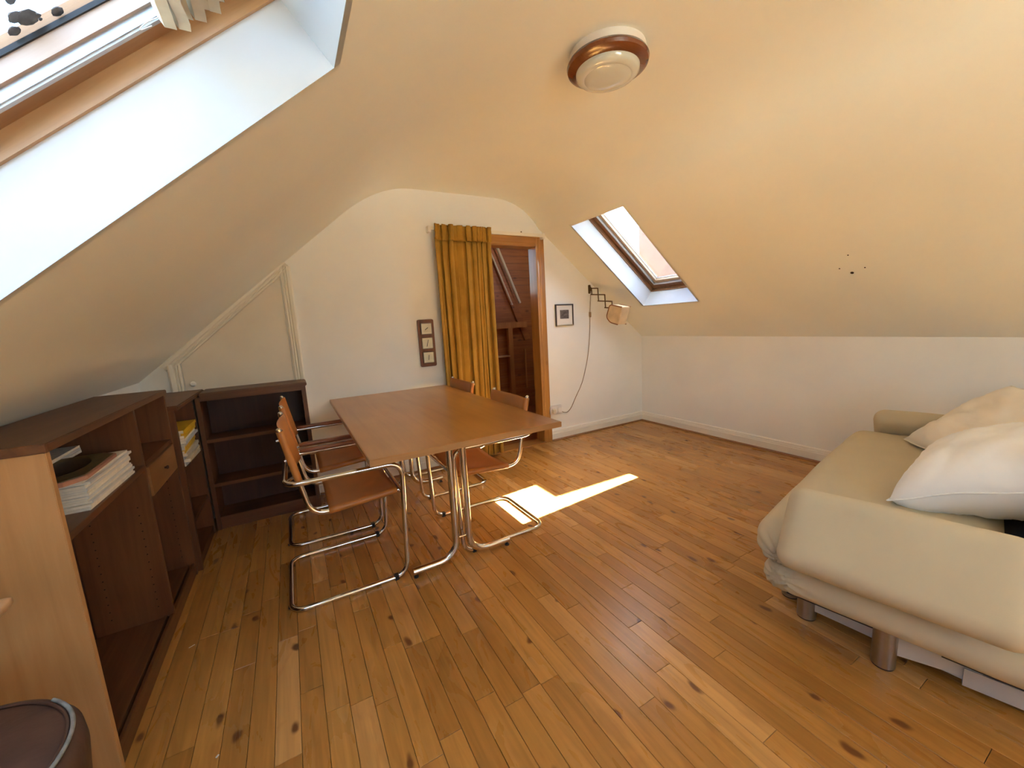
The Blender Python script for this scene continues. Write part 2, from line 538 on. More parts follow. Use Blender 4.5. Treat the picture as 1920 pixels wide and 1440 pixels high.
def rbox(name, lo, hi, r, mat, parent=None, n=(20, 20, 8), f=None, xf=None):
    """soft upholstered block: rounded box with free deformation f(p)->p"""
    lo, hi = Vector(lo), Vector(hi)
    c, h = (lo + hi) / 2, (hi - lo) / 2
    bm = bmesh.new()
    idx = {}
    def vert(i, j, k):
        key = (i, j, k)
        if key not in idx:
            p = Vector()
            for ax, (t, m) in enumerate(((i, n[0]), (j, n[1]), (k, n[2]))):
                s = 2 * t / m - 1
                # denser rings near the ends
                s = math.copysign(1 - (1 - abs(s)) ** 1.35, s)
                p[ax] = s * h[ax]
            inner = Vector([max(-(h[a] - r), min(h[a] - r, p[a])) for a in range(3)])
            d = p - inner
            if d.length > 1e-9:
                p = inner + d.normalized() * r
            q = p + c
            if f:
                q = f(q)
            if xf:
                q = xf @ q
            idx[key] = bm.verts.new(q)
        return idx[key]
    def quad(a, b, c_, d):
        try:
            bm.faces.new((a, b, c_, d))
        except ValueError:
            pass
    for i in range(n[0]):
        for j in range(n[1]):
            for k in (0, n[2]):
                quad(vert(i, j, k), vert(i + 1, j, k), vert(i + 1, j + 1, k), vert(i, j + 1, k))
    for i in range(n[0]):
        for k in range(n[2]):
            for j in (0, n[1]):
                quad(vert(i, j, k), vert(i + 1, j, k), vert(i + 1, j, k + 1), vert(i, j, k + 1))
    for j in range(n[1]):
        for k in range(n[2]):
            for i in (0, n[0]):
                quad(vert(i, j, k), vert(i, j + 1, k), vert(i, j + 1, k + 1), vert(i, j, k + 1))
    return bm_obj(name, bm, mat, parent, True)

def empty(name, loc=(0, 0, 0), rz=0.0):
    o = bpy.data.objects.new(name, None)
    o.empty_display_size = 0.1
    o.location = loc
    o.rotation_euler = (0, 0, rz)
    return link(o)

def tag(o, label, cat, group=None):
    o['label'] = label
    o['category'] = cat
    if group:
        o['group'] = group
    return o

def struct(o, label=None):
    o['kind'] = 'structure'
    if label:
        o['label'] = label
    return o

def ring(name, o, i, d0, d1, mat, parent):
    """rectangular frame: o,i = (a0,a1,b0,b1) outer and inner, from depth d0 to d1"""
    O = [(o[0], o[2]), (o[1], o[2]), (o[1], o[3]), (o[0], o[3])]
    I = [(i[0], i[2]), (i[1], i[2]), (i[1], i[3]), (i[0], i[3])]
    v = [(*p, d0) for p in O] + [(*p, d0) for p in I] + [(*p, d1) for p in O] + [(*p, d1) for p in I]
    f = []
    for k in range(4):
        m = (k + 1) % 4
        f += [(k, m, 4 + m, 4 + k), (8 + k, 12 + k, 12 + m, 8 + m), (4 + k, 4 + m, 12 + m, 12 + k), (k, 8 + k, 8 + m, m)]
    ob = mesh_obj(name, v, f, mat, parent)
    bm = bmesh.new()
    bm.from_mesh(ob.data)
    bmesh.ops.recalc_face_normals(bm, faces=bm.faces)
    bm.to_mesh(ob.data)
    bm.free()
    return ob

# ------------------------------------------------------------------ room shell
XL, XR, YF, YB, ZC = -0.86, 3.61, 3.36, -1.9, 2.36
ZKL, ZKR = 1.0, 1.007
TL = 0.845                      # left slope rise per metre
TR = math.tan(math.radians(39))
def zl(x): return ZKL + (x - XL) * TL
def zr(x): return ZKR + (XR - x) * TR

# left roof window: coordinates along the slope from the point (0.075, 1.79)
cl = 1 / math.hypot(1, TL); slp = TL * cl
def L2x(al): return 0.075 + al * cl
LW = dict(a0=-1.00, a1=0.133, y0=0.36, y1=1.118)
cr_, sr_ = math.cos(math.radians(39)), math.sin(math.radians(39))
RW = dict(a0=0.533, a1=1.674, y0=2.325, y1=2.947)
BW = dict(y0=-1.62, y1=-0.998)
def R2x(al): return XR - al * cr_

prof = [(XL, ZKL), (L2x(LW['a0']), zl(L2x(LW['a0']))), (L2x(LW['a1']), zl(L2x(LW['a1']))),
        (0.447, zl(0.447)), (0.46, zl(0.46))]
# soft plaster curves between slopes and flat ceiling
def bez(a, b, c, n):
    return [tuple(Vector(a) * (1 - t) ** 2 + Vector(b) * 2 * t * (1 - t) + Vector(c) * t * t) for t in [k / n for k in range(1, n + 1)]]
xi = XL + (ZC - ZKL) / TL
prof += bez((0.46, zl(0.46)), (xi, ZC), (1.02, ZC), 12)
prof += [(1.033, ZC), (1.737, ZC), (1.75, ZC)]
prof += bez((1.75, ZC), (2.06, ZC + .005), (2.235, zr(2.235) - .0), 12)
prof += [(2.25, zr(2.25))]
prof += [(R2x(RW['a1']), zr(R2x(RW['a1']))), (R2x(RW['a0']), zr(R2x(RW['a0']))), (XR, ZKR)]
iL = 1
iR = len(prof) - 3
ys = sorted({YB, LW['y0'], LW['y1'], RW['y0'], RW['y1'], BW['y0'], BW['y1'], YF} | {1.7})
V, F = [], []
for y in ys:
    for p in prof:
        V.append((p[0], y, p[1]))
NP = len(prof)
for j in range(len(ys) - 1):
    for i in range(NP - 1):
        if i == iL and ys[j] >= LW['y0'] - 1e-6 and ys[j + 1] <= LW['y1'] + 1e-6:
            continue
        if i == iR and any(ys[j] >= q['y0'] - 1e-6 and ys[j + 1] <= q['y1'] + 1e-6 for q in (RW, BW)):
            continue
        F.append((j * NP + i, j * NP + i + 1, (j + 1) * NP + i + 1, (j + 1) * NP + i))
ceil = struct(mesh_obj('ceiling', V, F, CEILP, smooth=True), 'sloping attic ceiling, cream plaster')

# holes left by a fitting on the right slope
n2 = Vector((sr_, 0, cr_))
for k, (hx, hy, hz, hr) in enumerate(((3.081, 1.178, 1.436, .009), (2.96, 1.158, 1.534, .004), (3.042, 1.229, 1.469, .004), (3.055, 1.107, 1.458, .004))):
    c = Vector((hx, hy, zr(hx)))
    q = cyl('screw_hole', c - n2 * .002, c + n2 * .001, hr, HOLE, ceil, 10)

# gable wall with doorway
DX0, DX1, DZ = 1.42, 2.183, 1.965
def zceil(x):
    for a, b in zip(prof, prof[1:]):
        if a[0] <= x <= b[0] and b[0] > a[0]:
            return a[1] + (b[1] - a[1]) * (x - a[0]) / (b[0] - a[0])
    return ZKL
up_ = [(p[0], p[1] + .004) for p in prof]
WX0, WX1, WZ = DX0 - .03, DX1 + .03, DZ + .01
left_poly = [(XL, 0), (WX0, 0), (WX0, WZ), (WX0, ZC)] + [p for p in up_[::-1] if p[0] < WX0]
right_poly = [(WX1, 0), (XR, 0)] + [p for p in up_[::-1] if p[0] > WX1] + [(WX1, zceil(WX1)), (WX1, WZ)]
mid_poly = [(WX0, WZ), (WX1, WZ), (WX1, zceil(WX1))] + [p for p in up_[::-1] if WX0 < p[0] < WX1] + [(WX0, ZC)]
bm = bmesh.new()
for poly in (left_poly, right_poly, mid_poly):
    v0 = [bm.verts.new((p[0], YF, p[1])) for p in poly]
    v1 = [bm.verts.new((p[0], YF + .12, p[1])) for p in poly]
    bm.faces.new(v0)
    bm.faces.new(v1[::-1])
    for i in range(len(poly)):
        bm.faces.new((v0[i], v1[i], v1[(i + 1) % len(poly)], v0[(i + 1) % len(poly)]))
struct(bm_obj('wall_far', bm, PAINT), 'cream gable wall with doorway')
struct(box('wall_right', (XR, YB, -3.0), (XR + .1, YF + .12, ZKR), PAINT), 'low white knee wall on the right')
struct(box('wall_left', (XL - .1, YB, -.02), (XL, YF + .12, ZKL), PAINT), 'low white knee wall on the left')
bp_ = [(XL, -.02), (XR, -.02)] + up_[::-1]
GX0, GX1, GZ0, GZ1 = 0.35, 1.60, 0.95, 1.92
wb = struct(empty('wall_back', (0, YB, 0)), 'gable wall behind the camera with an opening for the added window')
lo_ = [(XL, -.02), (XR, -.02), (XR, ZKR), (XL, ZKL)]
prism('wall_below', [(XL, -.02), (XR, -.02), (XR, GZ0), (XL, GZ0)], 1, -.1, 0, PAINT, wb)
prism('wall_left_of_window', [(XL, GZ0), (GX0, GZ0), (GX0, zceil(GX0))] + [p for p in up_[::-1] if p[0] < GX0], 1, -.1, 0, PAINT, wb)
prism('wall_right_of_window', [(GX1, GZ0), (XR, GZ0)] + [p for p in up_[::-1] if p[0] > GX1] + [(GX1, zceil(GX1))], 1, -.1, 0, PAINT, wb)
prism('wall_above', [(GX0, GZ1), (GX1, GZ1), (GX1, zceil(GX1) + .004)] + [p for p in up_[::-1] if GX0 < p[0] < GX1] + [(GX0, zceil(GX0) + .004)], 1, -.1, 0, PAINT, wb)
w5 = struct(empty('window_added_gable', (0, YB - .05, 0)), 'unseen gable window added behind the camera to brighten the room')  # not seen; added so more daylight reaches ceiling and far wall
for xa, xb in ((GX0, GX0 + .05), ((GX0 + GX1) / 2 - .02, (GX0 + GX1) / 2 + .02), (GX1 - .05, GX1)):
    box('frame_stile', (xa, -.03, GZ0), (xb, .03, GZ1), GLOSSW, w5, .003)
for za in (GZ0, GZ1 - .05):
    box('frame_rail', (GX0 + .05, -.028, za), (GX1 - .05, .028, za + .05), GLOSSW, w5, .003)
for xa, xb in ((GX0 + .05, (GX0 + GX1) / 2 - .02), ((GX0 + GX1) / 2 + .02, GX1 - .05)):
    box('pane', (xa, -.004, GZ0 + .05), (xb, .002, GZ1 - .05), GLASSL, w5)
pl = bpy.data.lights.new('daylight_portal', 'AREA')
pl.shape = 'RECTANGLE'
pl.size, pl.size_y = GX1 - GX0, GZ1 - GZ0
pl.cycles.is_portal = True
po = link(bpy.data.objects.new('daylight_portal', pl), w5)
po.location = ((GX0 + GX1) / 2, -.12, (GZ0 + GZ1) / 2)
po.rotation_euler = (PI / 2, 0, 0)
gd = struct(box('ground', (-40, -60, -3.2), (40, 40, -3.0), GROUND), 'pale gravel ground outside')

# ------------------------------------------------------------------ floor: one object per board
floor = struct(box('floor', (XL - .1, YB - .1, -.05), (XR + .1, YF + .13, -.012), SUBF), 'honey-coloured pine board floor')
boards = []
bw = 0.0735
x = XL + 0.01
rid = 0
while x < XR - .005:
    x1 = min(x + bw, XR)
    y = YB - random.uniform(0, .8)
    while y < YF:
        ln = random.choice((.38, .5, .62, .74, .9, 1.1)) * random.uniform(.88, 1.12)
        y1 = min(y + ln, YF)
        if y1 - y > .03:
            boards.append((x, x1, max(y, YB), y1))
        y += ln
    x += bw
def vis_area(b):
    P = [project((u, v, 0)) for u, v in ((b[0], b[2]), (b[1], b[2]), (b[1], b[3]), (b[0], b[3]))]
    if any(p is None for p in P):
        q = project(((b[0] + b[1]) / 2, b[3], 0))
        if q is None or not (0 <= q[0] <= 1920 and 0 <= q[1] <= 1440):
            return 0
        return 500
    cx = sum(p[0] for p in P) / 4
    cy = sum(p[1] for p in P) / 4
    if not any(-20 < p[0] < 1940 and -20 < p[1] < 1460 for p in P):
        return 0
    return abs(sum(P[i][0] * P[(i + 1) % 4][1] - P[(i + 1) % 4][0] * P[i][1] for i in range(4))) / 2
def board_geo(b):
    g = .0007
    zt = random.uniform(-.0004, 0)
    a = (b[0] + g, b[1] - g, b[2] + g, b[3] - g)
    e = .0008
    vb = [(a[0], a[2], -.012), (a[1], a[2], -.012), (a[1], a[3], -.012), (a[0], a[3], -.012)]
    vm = [(a[0], a[2], zt - e), (a[1], a[2], zt - e), (a[1], a[3], zt - e), (a[0], a[3], zt - e)]
    vt = [(a[0] + e, a[2] + e, zt), (a[1] - e, a[2] + e, zt), (a[1] - e, a[3] - e, zt), (a[0] + e, a[3] - e, zt)]
    f = [(8, 9, 10, 11)]
    for k in range(4):
        m_ = (k + 1) % 4
        f += [(k, m_, 4 + m_, 4 + k), (4 + k, 4 + m_, 8 + m_, 8 + k)]
    return vb + vm + vt, f
def set_brand(me, vals):
    at = me.attributes.new('brand', 'FLOAT', 'FACE')
    at.data.foreach_set('value', vals)
ranked = sorted(boards, key=vis_area, reverse=True)
for b in ranked[:298]:
    v, f = board_geo(b)
    o = mesh_obj('floor_board', v, f, FLOORM, floor)
    set_brand(o.data, [random.random()] * len(f))
V, F, B = [], [], []
for b in ranked[298:]:
    v, f = board_geo(b)
    k = len(V)
    V += v
    F += [tuple(i + k for i in q) for q in f]
    B += [random.random()] * len(f)
o = mesh_obj('floor_boards', V, F, FLOORM, floor)
set_brand(o.data, B)
o['kind'] = 'stuff'

# baseboards with a stained bead at the floor
bprof = [(0, 0), (.018, 0), (.018, .072), (.015, .078), (.015, .086), (.012, .092), (.011, .104), (.006, .110), (0, .112)]
def skirting_x(name, x0, x1):   # on far wall
    struct(prism(name, [(YF - p[0], p[1]) for p in bprof], 0, x0, x1, GLOSSW), 'cream moulded skirting board')
def skirting_y(name, y0, y1):
    struct(prism(name, [(XR - p[0], p[1]) for p in bprof], 1, y0, y1, GLOSSW), 'cream moulded skirting board')
skirting_x('baseboard_far_right', 2.277, XR)
skirting_x('baseboard_far_left', 0.075, 1.33)
skirting_y('baseboard_right', YB, YF)
q = [(0, 0), (.016, 0), (.014, .008), (.008, .014), (0, .016)]
struct(prism('trim_1', [(YF - .018 - p[0], p[1]) for p in q], 0, 2.277, XR, TRIMB), 'brown bead below the far skirting')
struct(prism('trim_2', [(XR - .018 - p[0], p[1]) for p in q], 1, YB, YF, TRIMB), 'brown bead below the right skirting')
struct(prism('trim_3', [(YF - .018 - p[0], p[1]) for p in q], 0, .075, 1.33, TRIMB), 'brown bead below the skirting under the table')

# ------------------------------------------------------------------ roof windows
def roof_window(name, mat4, L, W, label, fw_=.05, fd=.155, sw=.012, left=False):
    e = bpy.data.objects.new(name, None)
    link(e)
    e.matrix_world = mat4
    struct(e, label)
    T, DD = .02, fd + .104
    box('reveal_side', (-T, -T, .0), (L + T, 0, DD), REVEAL, e)
    box('reveal_side', (-T, W, .0), (L + T, W + T, DD), REVEAL, e)
    box('reveal_top', (L, 0, .0), (L + T, W, DD), REVEAL, e)
    box('reveal_bottom', (-T, 0, .0), (0, W, DD), REVEAL, e)
    W1, W2, W3 = (WINW, WINWD, SASHW) if left else (WINR, WINRD, SASHR)
    def rg(nm, k0, k1, z0, z1, m):
        return ring(nm, (k0, L - k0, k0, W - k0), (k1, L - k1, k1, W - k1), fd + z0, fd + z1, m, e)
    rg('frame', 0, .010, 0, .036, W1)
    rg('frame_ledge', 0, fw_, .036, .048, W2)
    rg('weather_rail', fw_, fw_ + .010, .032, .046, PAINTM)
    rg('cover_strip', fw_ + .010, fw_ + .013, .036, .054, ALU)
    k = fw_ + .011
    rg('sash', k, k + sw, .052, .078, W3)
    k += sw
    rg('gasket', k - .012, k + .004, .078, .085, BLACK if left else PAINTM)
    rg('outer_casing', 0, k - .004, .085, DD - fd, W2)
    pane = box('pane', (k - .010, k - .010, fd + .085), (L - k + .010, W - k + .010, fd + .091), GLASSL if left else GLASSR, e)
    # portal: guides daylight sampling through the opening
    pl = bpy.data.lights.new('daylight_portal', 'AREA')
    pl.shape = 'RECTANGLE'
    pl.size, pl.size_y = L - 2 * k, W - 2 * k
    pl.cycles.is_portal = True
    po = bpy.data.objects.new('daylight_portal', pl)
    link(po, e)
    po.location = (L / 2, W / 2, fd + .15)
    return e, pane, k

ML = Matrix(((cl, 0, -slp, L2x(LW['a0'])), (0, 1, 0, LW['y0']), (slp, 0, cl, zl(L2x(LW['a0']))), (0, 0, 0, 1)))
LL, LWd = LW['a1'] - LW['a0'], LW['y1'] - LW['y0']
w1, pane1, kk = roof_window('window_1', ML, LL, LWd, 'large pine roof window with lichen on the glass', .052, .155, .010, True)
for (la, lb, lr) in ((.706, .662, .017), (.692, .650, .011), (.677, .673, .010), (.751, .678, .010), (.722, .668, .004), (.721, .676, .003), (.704, .620, .008)):
    bm = bmesh.new()
    bmesh.ops.create_icosphere(bm, subdivisions=2, radius=1)
    for v in bm.verts:
        s = 1 + .28 * noise.noise(v.co * 2.3 + Vector((la * 50, lb * 30, 0)))
        v.co = Vector((la + v.co.x * lr * s, lb + v.co.y * lr * s, .155 + .091 + max(0, v.co.z) * .004))
    bm_obj('lichen_spot', bm, LICHEN, pane1, True)
# folded blind hanging near the top of the left roof window
bl = empty('window_blind')
bl.matrix_world = ML
tag(bl, 'cream pleated blind bunched at the top of the left skylight', 'blind')
for k in range(7):
    a0 = .870 + k * .018
    pts = []
    nseg = 30
    z0 = .180 - (.012 if k % 2 else 0)
    v, f = [], []
    for j in range(nseg + 1):
        yy = .085 + (LWd - .17) * j / nseg
        wob = .006 * noise.noise(Vector((k * 3.1, j * .4, 0)))
        v += [(a0 + wob, yy, z0 - .018), (a0 + .014 + wob, yy, z0 - .030), (a0 + .020 + wob, yy, z0 - .002), (a0 + .004 + wob, yy, z0 + .004)]
    for j in range(nseg):
        for q_ in range(4):
            f.append((j * 4 + q_, j * 4 + (q_ + 1) % 4, (j + 1) * 4 + (q_ + 1) % 4, (j + 1) * 4 + q_))
    f += [(0, 1, 2, 3), tuple(nseg * 4 + q_ for q_ in (3, 2, 1, 0))]
    mesh_obj('pleat', v, f, BLIND, bl)
tube('pull_cord', fillet([(.87, LWd - .10, .17), (.845, LWd - .095, .175), (.83, LWd - .075, .18), (.86, LWd - .06, .185)], .02), .0008, PLAST, bl, seg=6)

MR = Matrix(((-cr_, 0, sr_, R2x(RW['a0'])), (0, -1, 0, RW['y1']), (sr_, 0, cr_, zr(R2x(RW['a0']))), (0, 0, 0, 1)))
w2, pane2, kk2 = roof_window('window_2', MR, RW['a1'] - RW['a0'], RW['y1'] - RW['y0'], 'small pine roof window on the right slope', .058, .176, .030)

MB = MR.copy()
MB[1][3] = BW['y1']
roof_window('window_added_roof', MB, RW['a1'] - RW['a0'], BW['y1'] - BW['y0'], 'unseen pine roof window added behind the camera to brighten the room', .058, .176, .030)  # second right skylight, out of view, added to lift the room's light

# outside: slate roof planes pierced by the roof windows
def roof_plane(name, base, e1, e3, al0, al1, holes, label):
    d_ = .248
    als = sorted({al0, al1} | {h[k_] for h in holes for k_ in (0, 1)})
    yv = sorted({-2.1, 3.48} | {h[k_] for h in holes for k_ in (2, 3)})
    V, F = [], []
    for y_ in yv:
        for a_ in als:
            q_ = Vector((base[0], 0, base[1])) + e1 * a_ + e3 * d_
            V.append((q_.x, y_, q_.z))
    n_ = len(als)
    for j in range(len(yv) - 1):
        for i in range(n_ - 1):
            if any(als[i] >= h[0] - 1e-6 and als[i + 1] <= h[1] + 1e-6 and yv[j] >= h[2] - 1e-6 and yv[j + 1] <= h[3] + 1e-6 for h in holes):
                continue
            F.append((j * n_ + i, j * n_ + i + 1, (j + 1) * n_ + i + 1, (j + 1) * n_ + i))
    struct(mesh_obj(name, V, F, SLATE), label)
roof_plane('roof_right', (XR, ZKR), Vector((-cr_, 0, sr_)), Vector((sr_, 0, cr_)), -.36, 2.62,
           [(RW['a0'] - .02, RW['a1'] + .02, RW['y0'] - .02, RW['y1'] + .02), (RW['a0'] - .02, RW['a1'] + .02, BW['y0'] - .02, BW['y1'] + .02)], 'dark slate roof slope outside on the right')
roof_plane('roof_left', (.075, 1.79), Vector((cl, 0, slp)), Vector((-slp, 0, cl)), -1.75, 1.86,
           [(LW['a0'] - .02, LW['a1'] + .02, LW['y0'] - .02, LW['y1'] + .02)], 'dark slate roof slope outside on the left')

# outside: sun-blocking stack added on the ridge, chimney by the eaves
rc = empty('chimney', (1.22, .68, 2.37))  # unseen block added to keep direct sun off the left roof window
tag(rc, 'unseen rendered stack added on the ridge to shade the left skylight', 'chimney')
box('stack', (0, 0, 0), (.75, 1.15, 2.2), BRICKC, rc)
box('coping', (-.04, -.04, 2.2), (.79, 1.19, 2.32), BRICKC, rc)
ch = empty('chimney', (4.074, 2.928, -3))
tag(ch, 'pale roughcast chimney outside, seen through the small right skylight', 'chimney')
box('stack', (0, 0, 0), (1.0, .90, 6.9), RENDER, ch)
box('coping', (0, 0, 6.9), (1.03, .915, 7.0), RENDER, ch)

# ------------------------------------------------------------------ doorway, pine frame
door = struct(empty('door_1', (0, 0, 0)), 'open doorway with knotty pine architrave')
box('jamb', (DX1 - .0, YF, 0), (DX1 + .03, YF + .125, DZ), PINE, door)
box('jamb', (DX0 - .03, YF, 0), (DX0, YF + .125, DZ), PINE, door)
box('head_lining', (DX0, YF, DZ - .012), (DX1, YF + .125, DZ + .01), PINEH, door)
def arch(sx):  # architrave section: (offset from opening, proud)
    return [(0, 0), (0, .010), (.012, .014), (.030, .013), (.036, .018), (.078, .020), (.090, .016), (.090, 0)]
prism('architrave', [(DX1 + p[0], YF - p[1]) for p in arch(1)], 2, 0, DZ + .085, PINE, door)
prism('architrave', [(DX0 - p[0], YF - p[1]) for p in arch(1)], 2, 0, DZ + .085, PINE, door)
prism('head_architrave', [(YF - p[1], DZ - .01 + p[0]) for p in arch(1)], 0, DX0 - .001, DX1 + .001, PINEH, door)
box('plinth_block', (DX1 + .002, YF - .023, 0), (DX1 + .098, YF, .16), PINE, door, .002)
box('threshold', (DX0 - .0, YF - .035, 0), (DX1 + .02, YF + .125, .012), PINEH, door, .003)

# boarded store room beyond the doorway
CY = 5.0
CX0, CX1 = 1.1, 3.15
WXA, WXB, WZA, WZB = 1.13, 1.27, 1.64, 2.28
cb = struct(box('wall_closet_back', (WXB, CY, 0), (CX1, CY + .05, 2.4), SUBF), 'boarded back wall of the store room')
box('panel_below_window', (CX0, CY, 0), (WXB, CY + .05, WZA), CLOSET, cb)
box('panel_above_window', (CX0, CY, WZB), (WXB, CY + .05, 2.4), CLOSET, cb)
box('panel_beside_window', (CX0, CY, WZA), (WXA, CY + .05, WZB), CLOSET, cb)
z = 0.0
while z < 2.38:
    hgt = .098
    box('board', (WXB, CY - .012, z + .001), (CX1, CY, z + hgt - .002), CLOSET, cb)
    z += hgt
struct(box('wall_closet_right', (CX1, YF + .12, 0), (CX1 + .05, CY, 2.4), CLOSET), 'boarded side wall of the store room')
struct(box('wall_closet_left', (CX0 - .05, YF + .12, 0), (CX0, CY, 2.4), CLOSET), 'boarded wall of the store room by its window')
w3 = struct(empty('window_3', (0, CY, 0)), 'narrow window in the store room')
box('pane', (WXA, .02, WZA), (WXB, .025, WZB), GLASSL, w3)
for xa in (WXA, WXB - .012):
    box('frame_stile', (xa, -.005, WZA), (xa + .012, .03, WZB), PINE, w3)
for za in (WZA, WZB - .012):
    box('frame_rail', (WXA + .012, -.005, za), (WXB - .012, .03, za + .012), PINEH, w3)
pl = bpy.data.lights.new('daylight_portal', 'AREA')
pl.shape = 'RECTANGLE'
pl.size, pl.size_y = WXB - WXA, WZB - WZA
pl.cycles.is_portal = True
po = link(bpy.data.objects.new('daylight_portal', pl), w3)
po.location = ((WXA + WXB) / 2, .06, (WZA + WZB) / 2)
po.rotation_euler = (-PI / 2, 0, 0)
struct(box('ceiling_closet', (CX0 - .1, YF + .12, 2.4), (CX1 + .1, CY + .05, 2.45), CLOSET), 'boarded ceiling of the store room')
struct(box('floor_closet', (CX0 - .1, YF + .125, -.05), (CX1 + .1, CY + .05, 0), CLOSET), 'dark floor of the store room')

tf = empty('timber_frame', (2.7, 4.9, 0))
tag(tf, 'rough timber stud frame standing at the back of the store room', 'frame')
box('post', (-.035, -.03, 0), (.035, .03, 1.17), CLOSETP, tf, .003)
box('post', (-.42, -.03, 0), (-.35, .03, 1.17), CLOSETP, tf, .003)
box('top_rail', (-.42, -.04, 1.17), (.27, .04, 1.25), CLOSETP, tf, .003)
box('shelf', (-.35, -.05, .78), (-.035, .05, .80), PALEW, tf)
box('thin_post', (.225, -.01, .3), (.245, .01, .86), CLOSETP, tf)
br = empty('diagonal_brace', (2.6, 4.9, 1.3))
tag(br, 'dark diagonal timber brace between two pale poles in the store room', 'brace')
d0, d1 = Vector((-.10, .03, .98)), Vector((.42, .03, -.30))
dd = (d1 - d0).normalized()
nn = Vector((dd.z, 0, -dd.x)) * .045
bmv = [d0 + nn, d0 - nn, d1 - nn, d1 + nn]
prism('brace', [(v.x, v.z) for v in bmv], 1, .046, .082, CLOSET, br)
for (a, b, r) in (((-.14, -.01, .91), (.16, -.01, .19), .011), ((-.03, -.02, .95), (.28, -.02, .21), .019)):
    p_ = empty('pale_pole', (2.6, 4.9, 1.3))
    tag(p_, 'thin pale pole left of the diagonal brace' if r < .015 else 'thicker pale pole right of the diagonal brace', 'pole', 'pale poles in the store room')
    cyl('rod', a, b, r, POLEM, p_)
    for e in (a, b):
        cyl('hook', (e[0] - .015, e[1] - .0, e[2] + .01), (e[0] + .015, e[1] + .02, e[2] + .005), .009, PLAST, p_, 8)

# curtain on its white rail
ra = empty('curtain_rail', (1.14, 3.30, 2.05))
tag(ra, 'white curtain rail above the doorway', 'curtain rail')
box('track', (-.02, -.012, -.016), (1.115, .012, .012), GLOSSW, ra, .003)
box('end_bracket', (1.09, -.01, -.03), (1.118, .055, .02), PLAST, ra, .004)
box('end_bracket', (-.03, -.01, -.03), (-.005, .055, .02), PLAST, ra, .004)
lathe('runner', [(0, .0), (.006, 0), (.006, .012), (0, .014)], BRONZE, ra, 10, (.86, 0, .012))

ct = empty('door_curtain', (1.152, 3.285, .03))
tag(ct, 'mustard velvet pleated curtain drawn to the left of the doorway', 'curtain')
def curtain_sheet(z0, z1, nz_, amp0, amp1, header):
    nx = 260
    v, f = [], []
    Wd = .515
    for j in range(nz_ + 1):
        t = j / nz_
        z = z0 + (z1 - z0) * t
        top = z / 2.0
        for i in range(nx + 1):
            s = i / nx
            ph = s * 2 * PI * 8.5 + 1.3 * math.sin(s * 8.0) + .9 * math.sin(z * .9 + s * 5) + 1.1 * noise.noise(Vector((s * 4, z * .6, 9)))
            amp = (amp0 + (amp1 - amp0) * t) * (.95 + .75 * noise.noise(Vector((s * 7, z * .35, 3))))
            xw = Wd * s + .012 * math.sin(ph * 2) + (.03 * (1 - top) * math.sin(s * 5 + 1) * s)
            yw = amp * (.62 * math.cos(ph) + .38 * math.cos(ph * 1.73 + 1.2 * math.sin(s * 6)) ) * (1 if not header else .8)
            yw += .006 * noise.noise(Vector((s * 22, z * 2.2, 1)))
            if header:
                xw += .006 * noise.noise(Vector((s * 30, z * 30, 0)))
                yw -= .020
            v.append((xw, yw, z))
    for j in range(nz_):
        for i in range(nx):
            a = j * (nx + 1) + i
            f.append((a, a + 1, a + nx + 2, a + nx + 1))
    return v, f
v, f = curtain_sheet(0, 1.945, 40, .036, .015, False)
o = mesh_obj('drape', v, f, VELV, ct, True)
m_ = o.modifiers.new('thick', 'SOLIDIFY')
m_.thickness = .003
v, f = curtain_sheet(1.925, 2.048, 10, .018, .034, True)
o = mesh_obj('pleated_heading', v, f, VELV, ct, True)
m_ = o.modifiers.new('thick', 'SOLIDIFY')
m_.thickness = .006

# ------------------------------------------------------------------ triangular cupboard door in the gable
d2 = struct(empty('door_2', (0, YF, 0)), 'cream wedge-shaped eaves cupboard door')
P = [(-.632, .06), (.004, .06), (.004, 1.665), (-.632, 1.105)]
prism('door_panel', [(p[0], p[1]) for p in P], 1, -.010, 0, DOORW, d2, .002)
def moulding(name, a, b, w_, inward):
    """fluted strip between a and b (x,z), offset sideways by w_"""
    a, b = Vector(a), Vector(b)
    t = (b - a).normalized()
    n_ = Vector((-t.y, t.x)) * inward
    sec = [(0, 0), (0, .016), (.010, .020), (.018, .012), (.024, .019), (.034, .013), (.040, .022), (.058, .024), (w_, .018), (w_, 0)]
    bmx = bmesh.new()
    A = [bmx.verts.new((a.x + n_.x * s, -h_, a.y + n_.y * s)) for s, h_ in sec]
    Bv = [bmx.verts.new((b.x + n_.x * s, -h_, b.y + n_.y * s)) for s, h_ in sec]
    bmx.faces.new(A)
    bmx.faces.new(Bv[::-1])
    for i in range(len(sec)):
        bmx.faces.new((A[i], Bv[i], Bv[(i + 1) % len(sec)], A[(i + 1) % len(sec)]))
    return bm_obj(name, bmx, GLOSSW, d2)
moulding('frame_stile', (.010, .0), (.010, 1.735), .068, -1)
moulding('frame_stile', (-.638, .0), (-.638, 1.10), .068, 1)
moulding('frame_head', (-.70, 1.046), (.075, 1.728), .066, 1)
kb = lathe('knob', [(0, .036), (.010, .035), (.016, .028), (.017, .020), (.012, .012), (.007, .008), (.007, 0)], PLAST, d2, 20)
kb.rotation_euler = (PI / 2, 0, 0)
kb.location = (-.585, -.010, .962)
for hz in (1.30, .30):
    box('hinge', (-.001, -.016, hz), (.012, -.008, hz + .07), GLOSSW, d2, .002)

# ------------------------------------------------------------------ bookcases
A_ = empty('bookcase', (-.58, 1.457, 0))
tag(A_, 'large teak bookcase with drawer and open shelves, nearest the camera', 'bookcase', 'teak bookcases under the left slope')
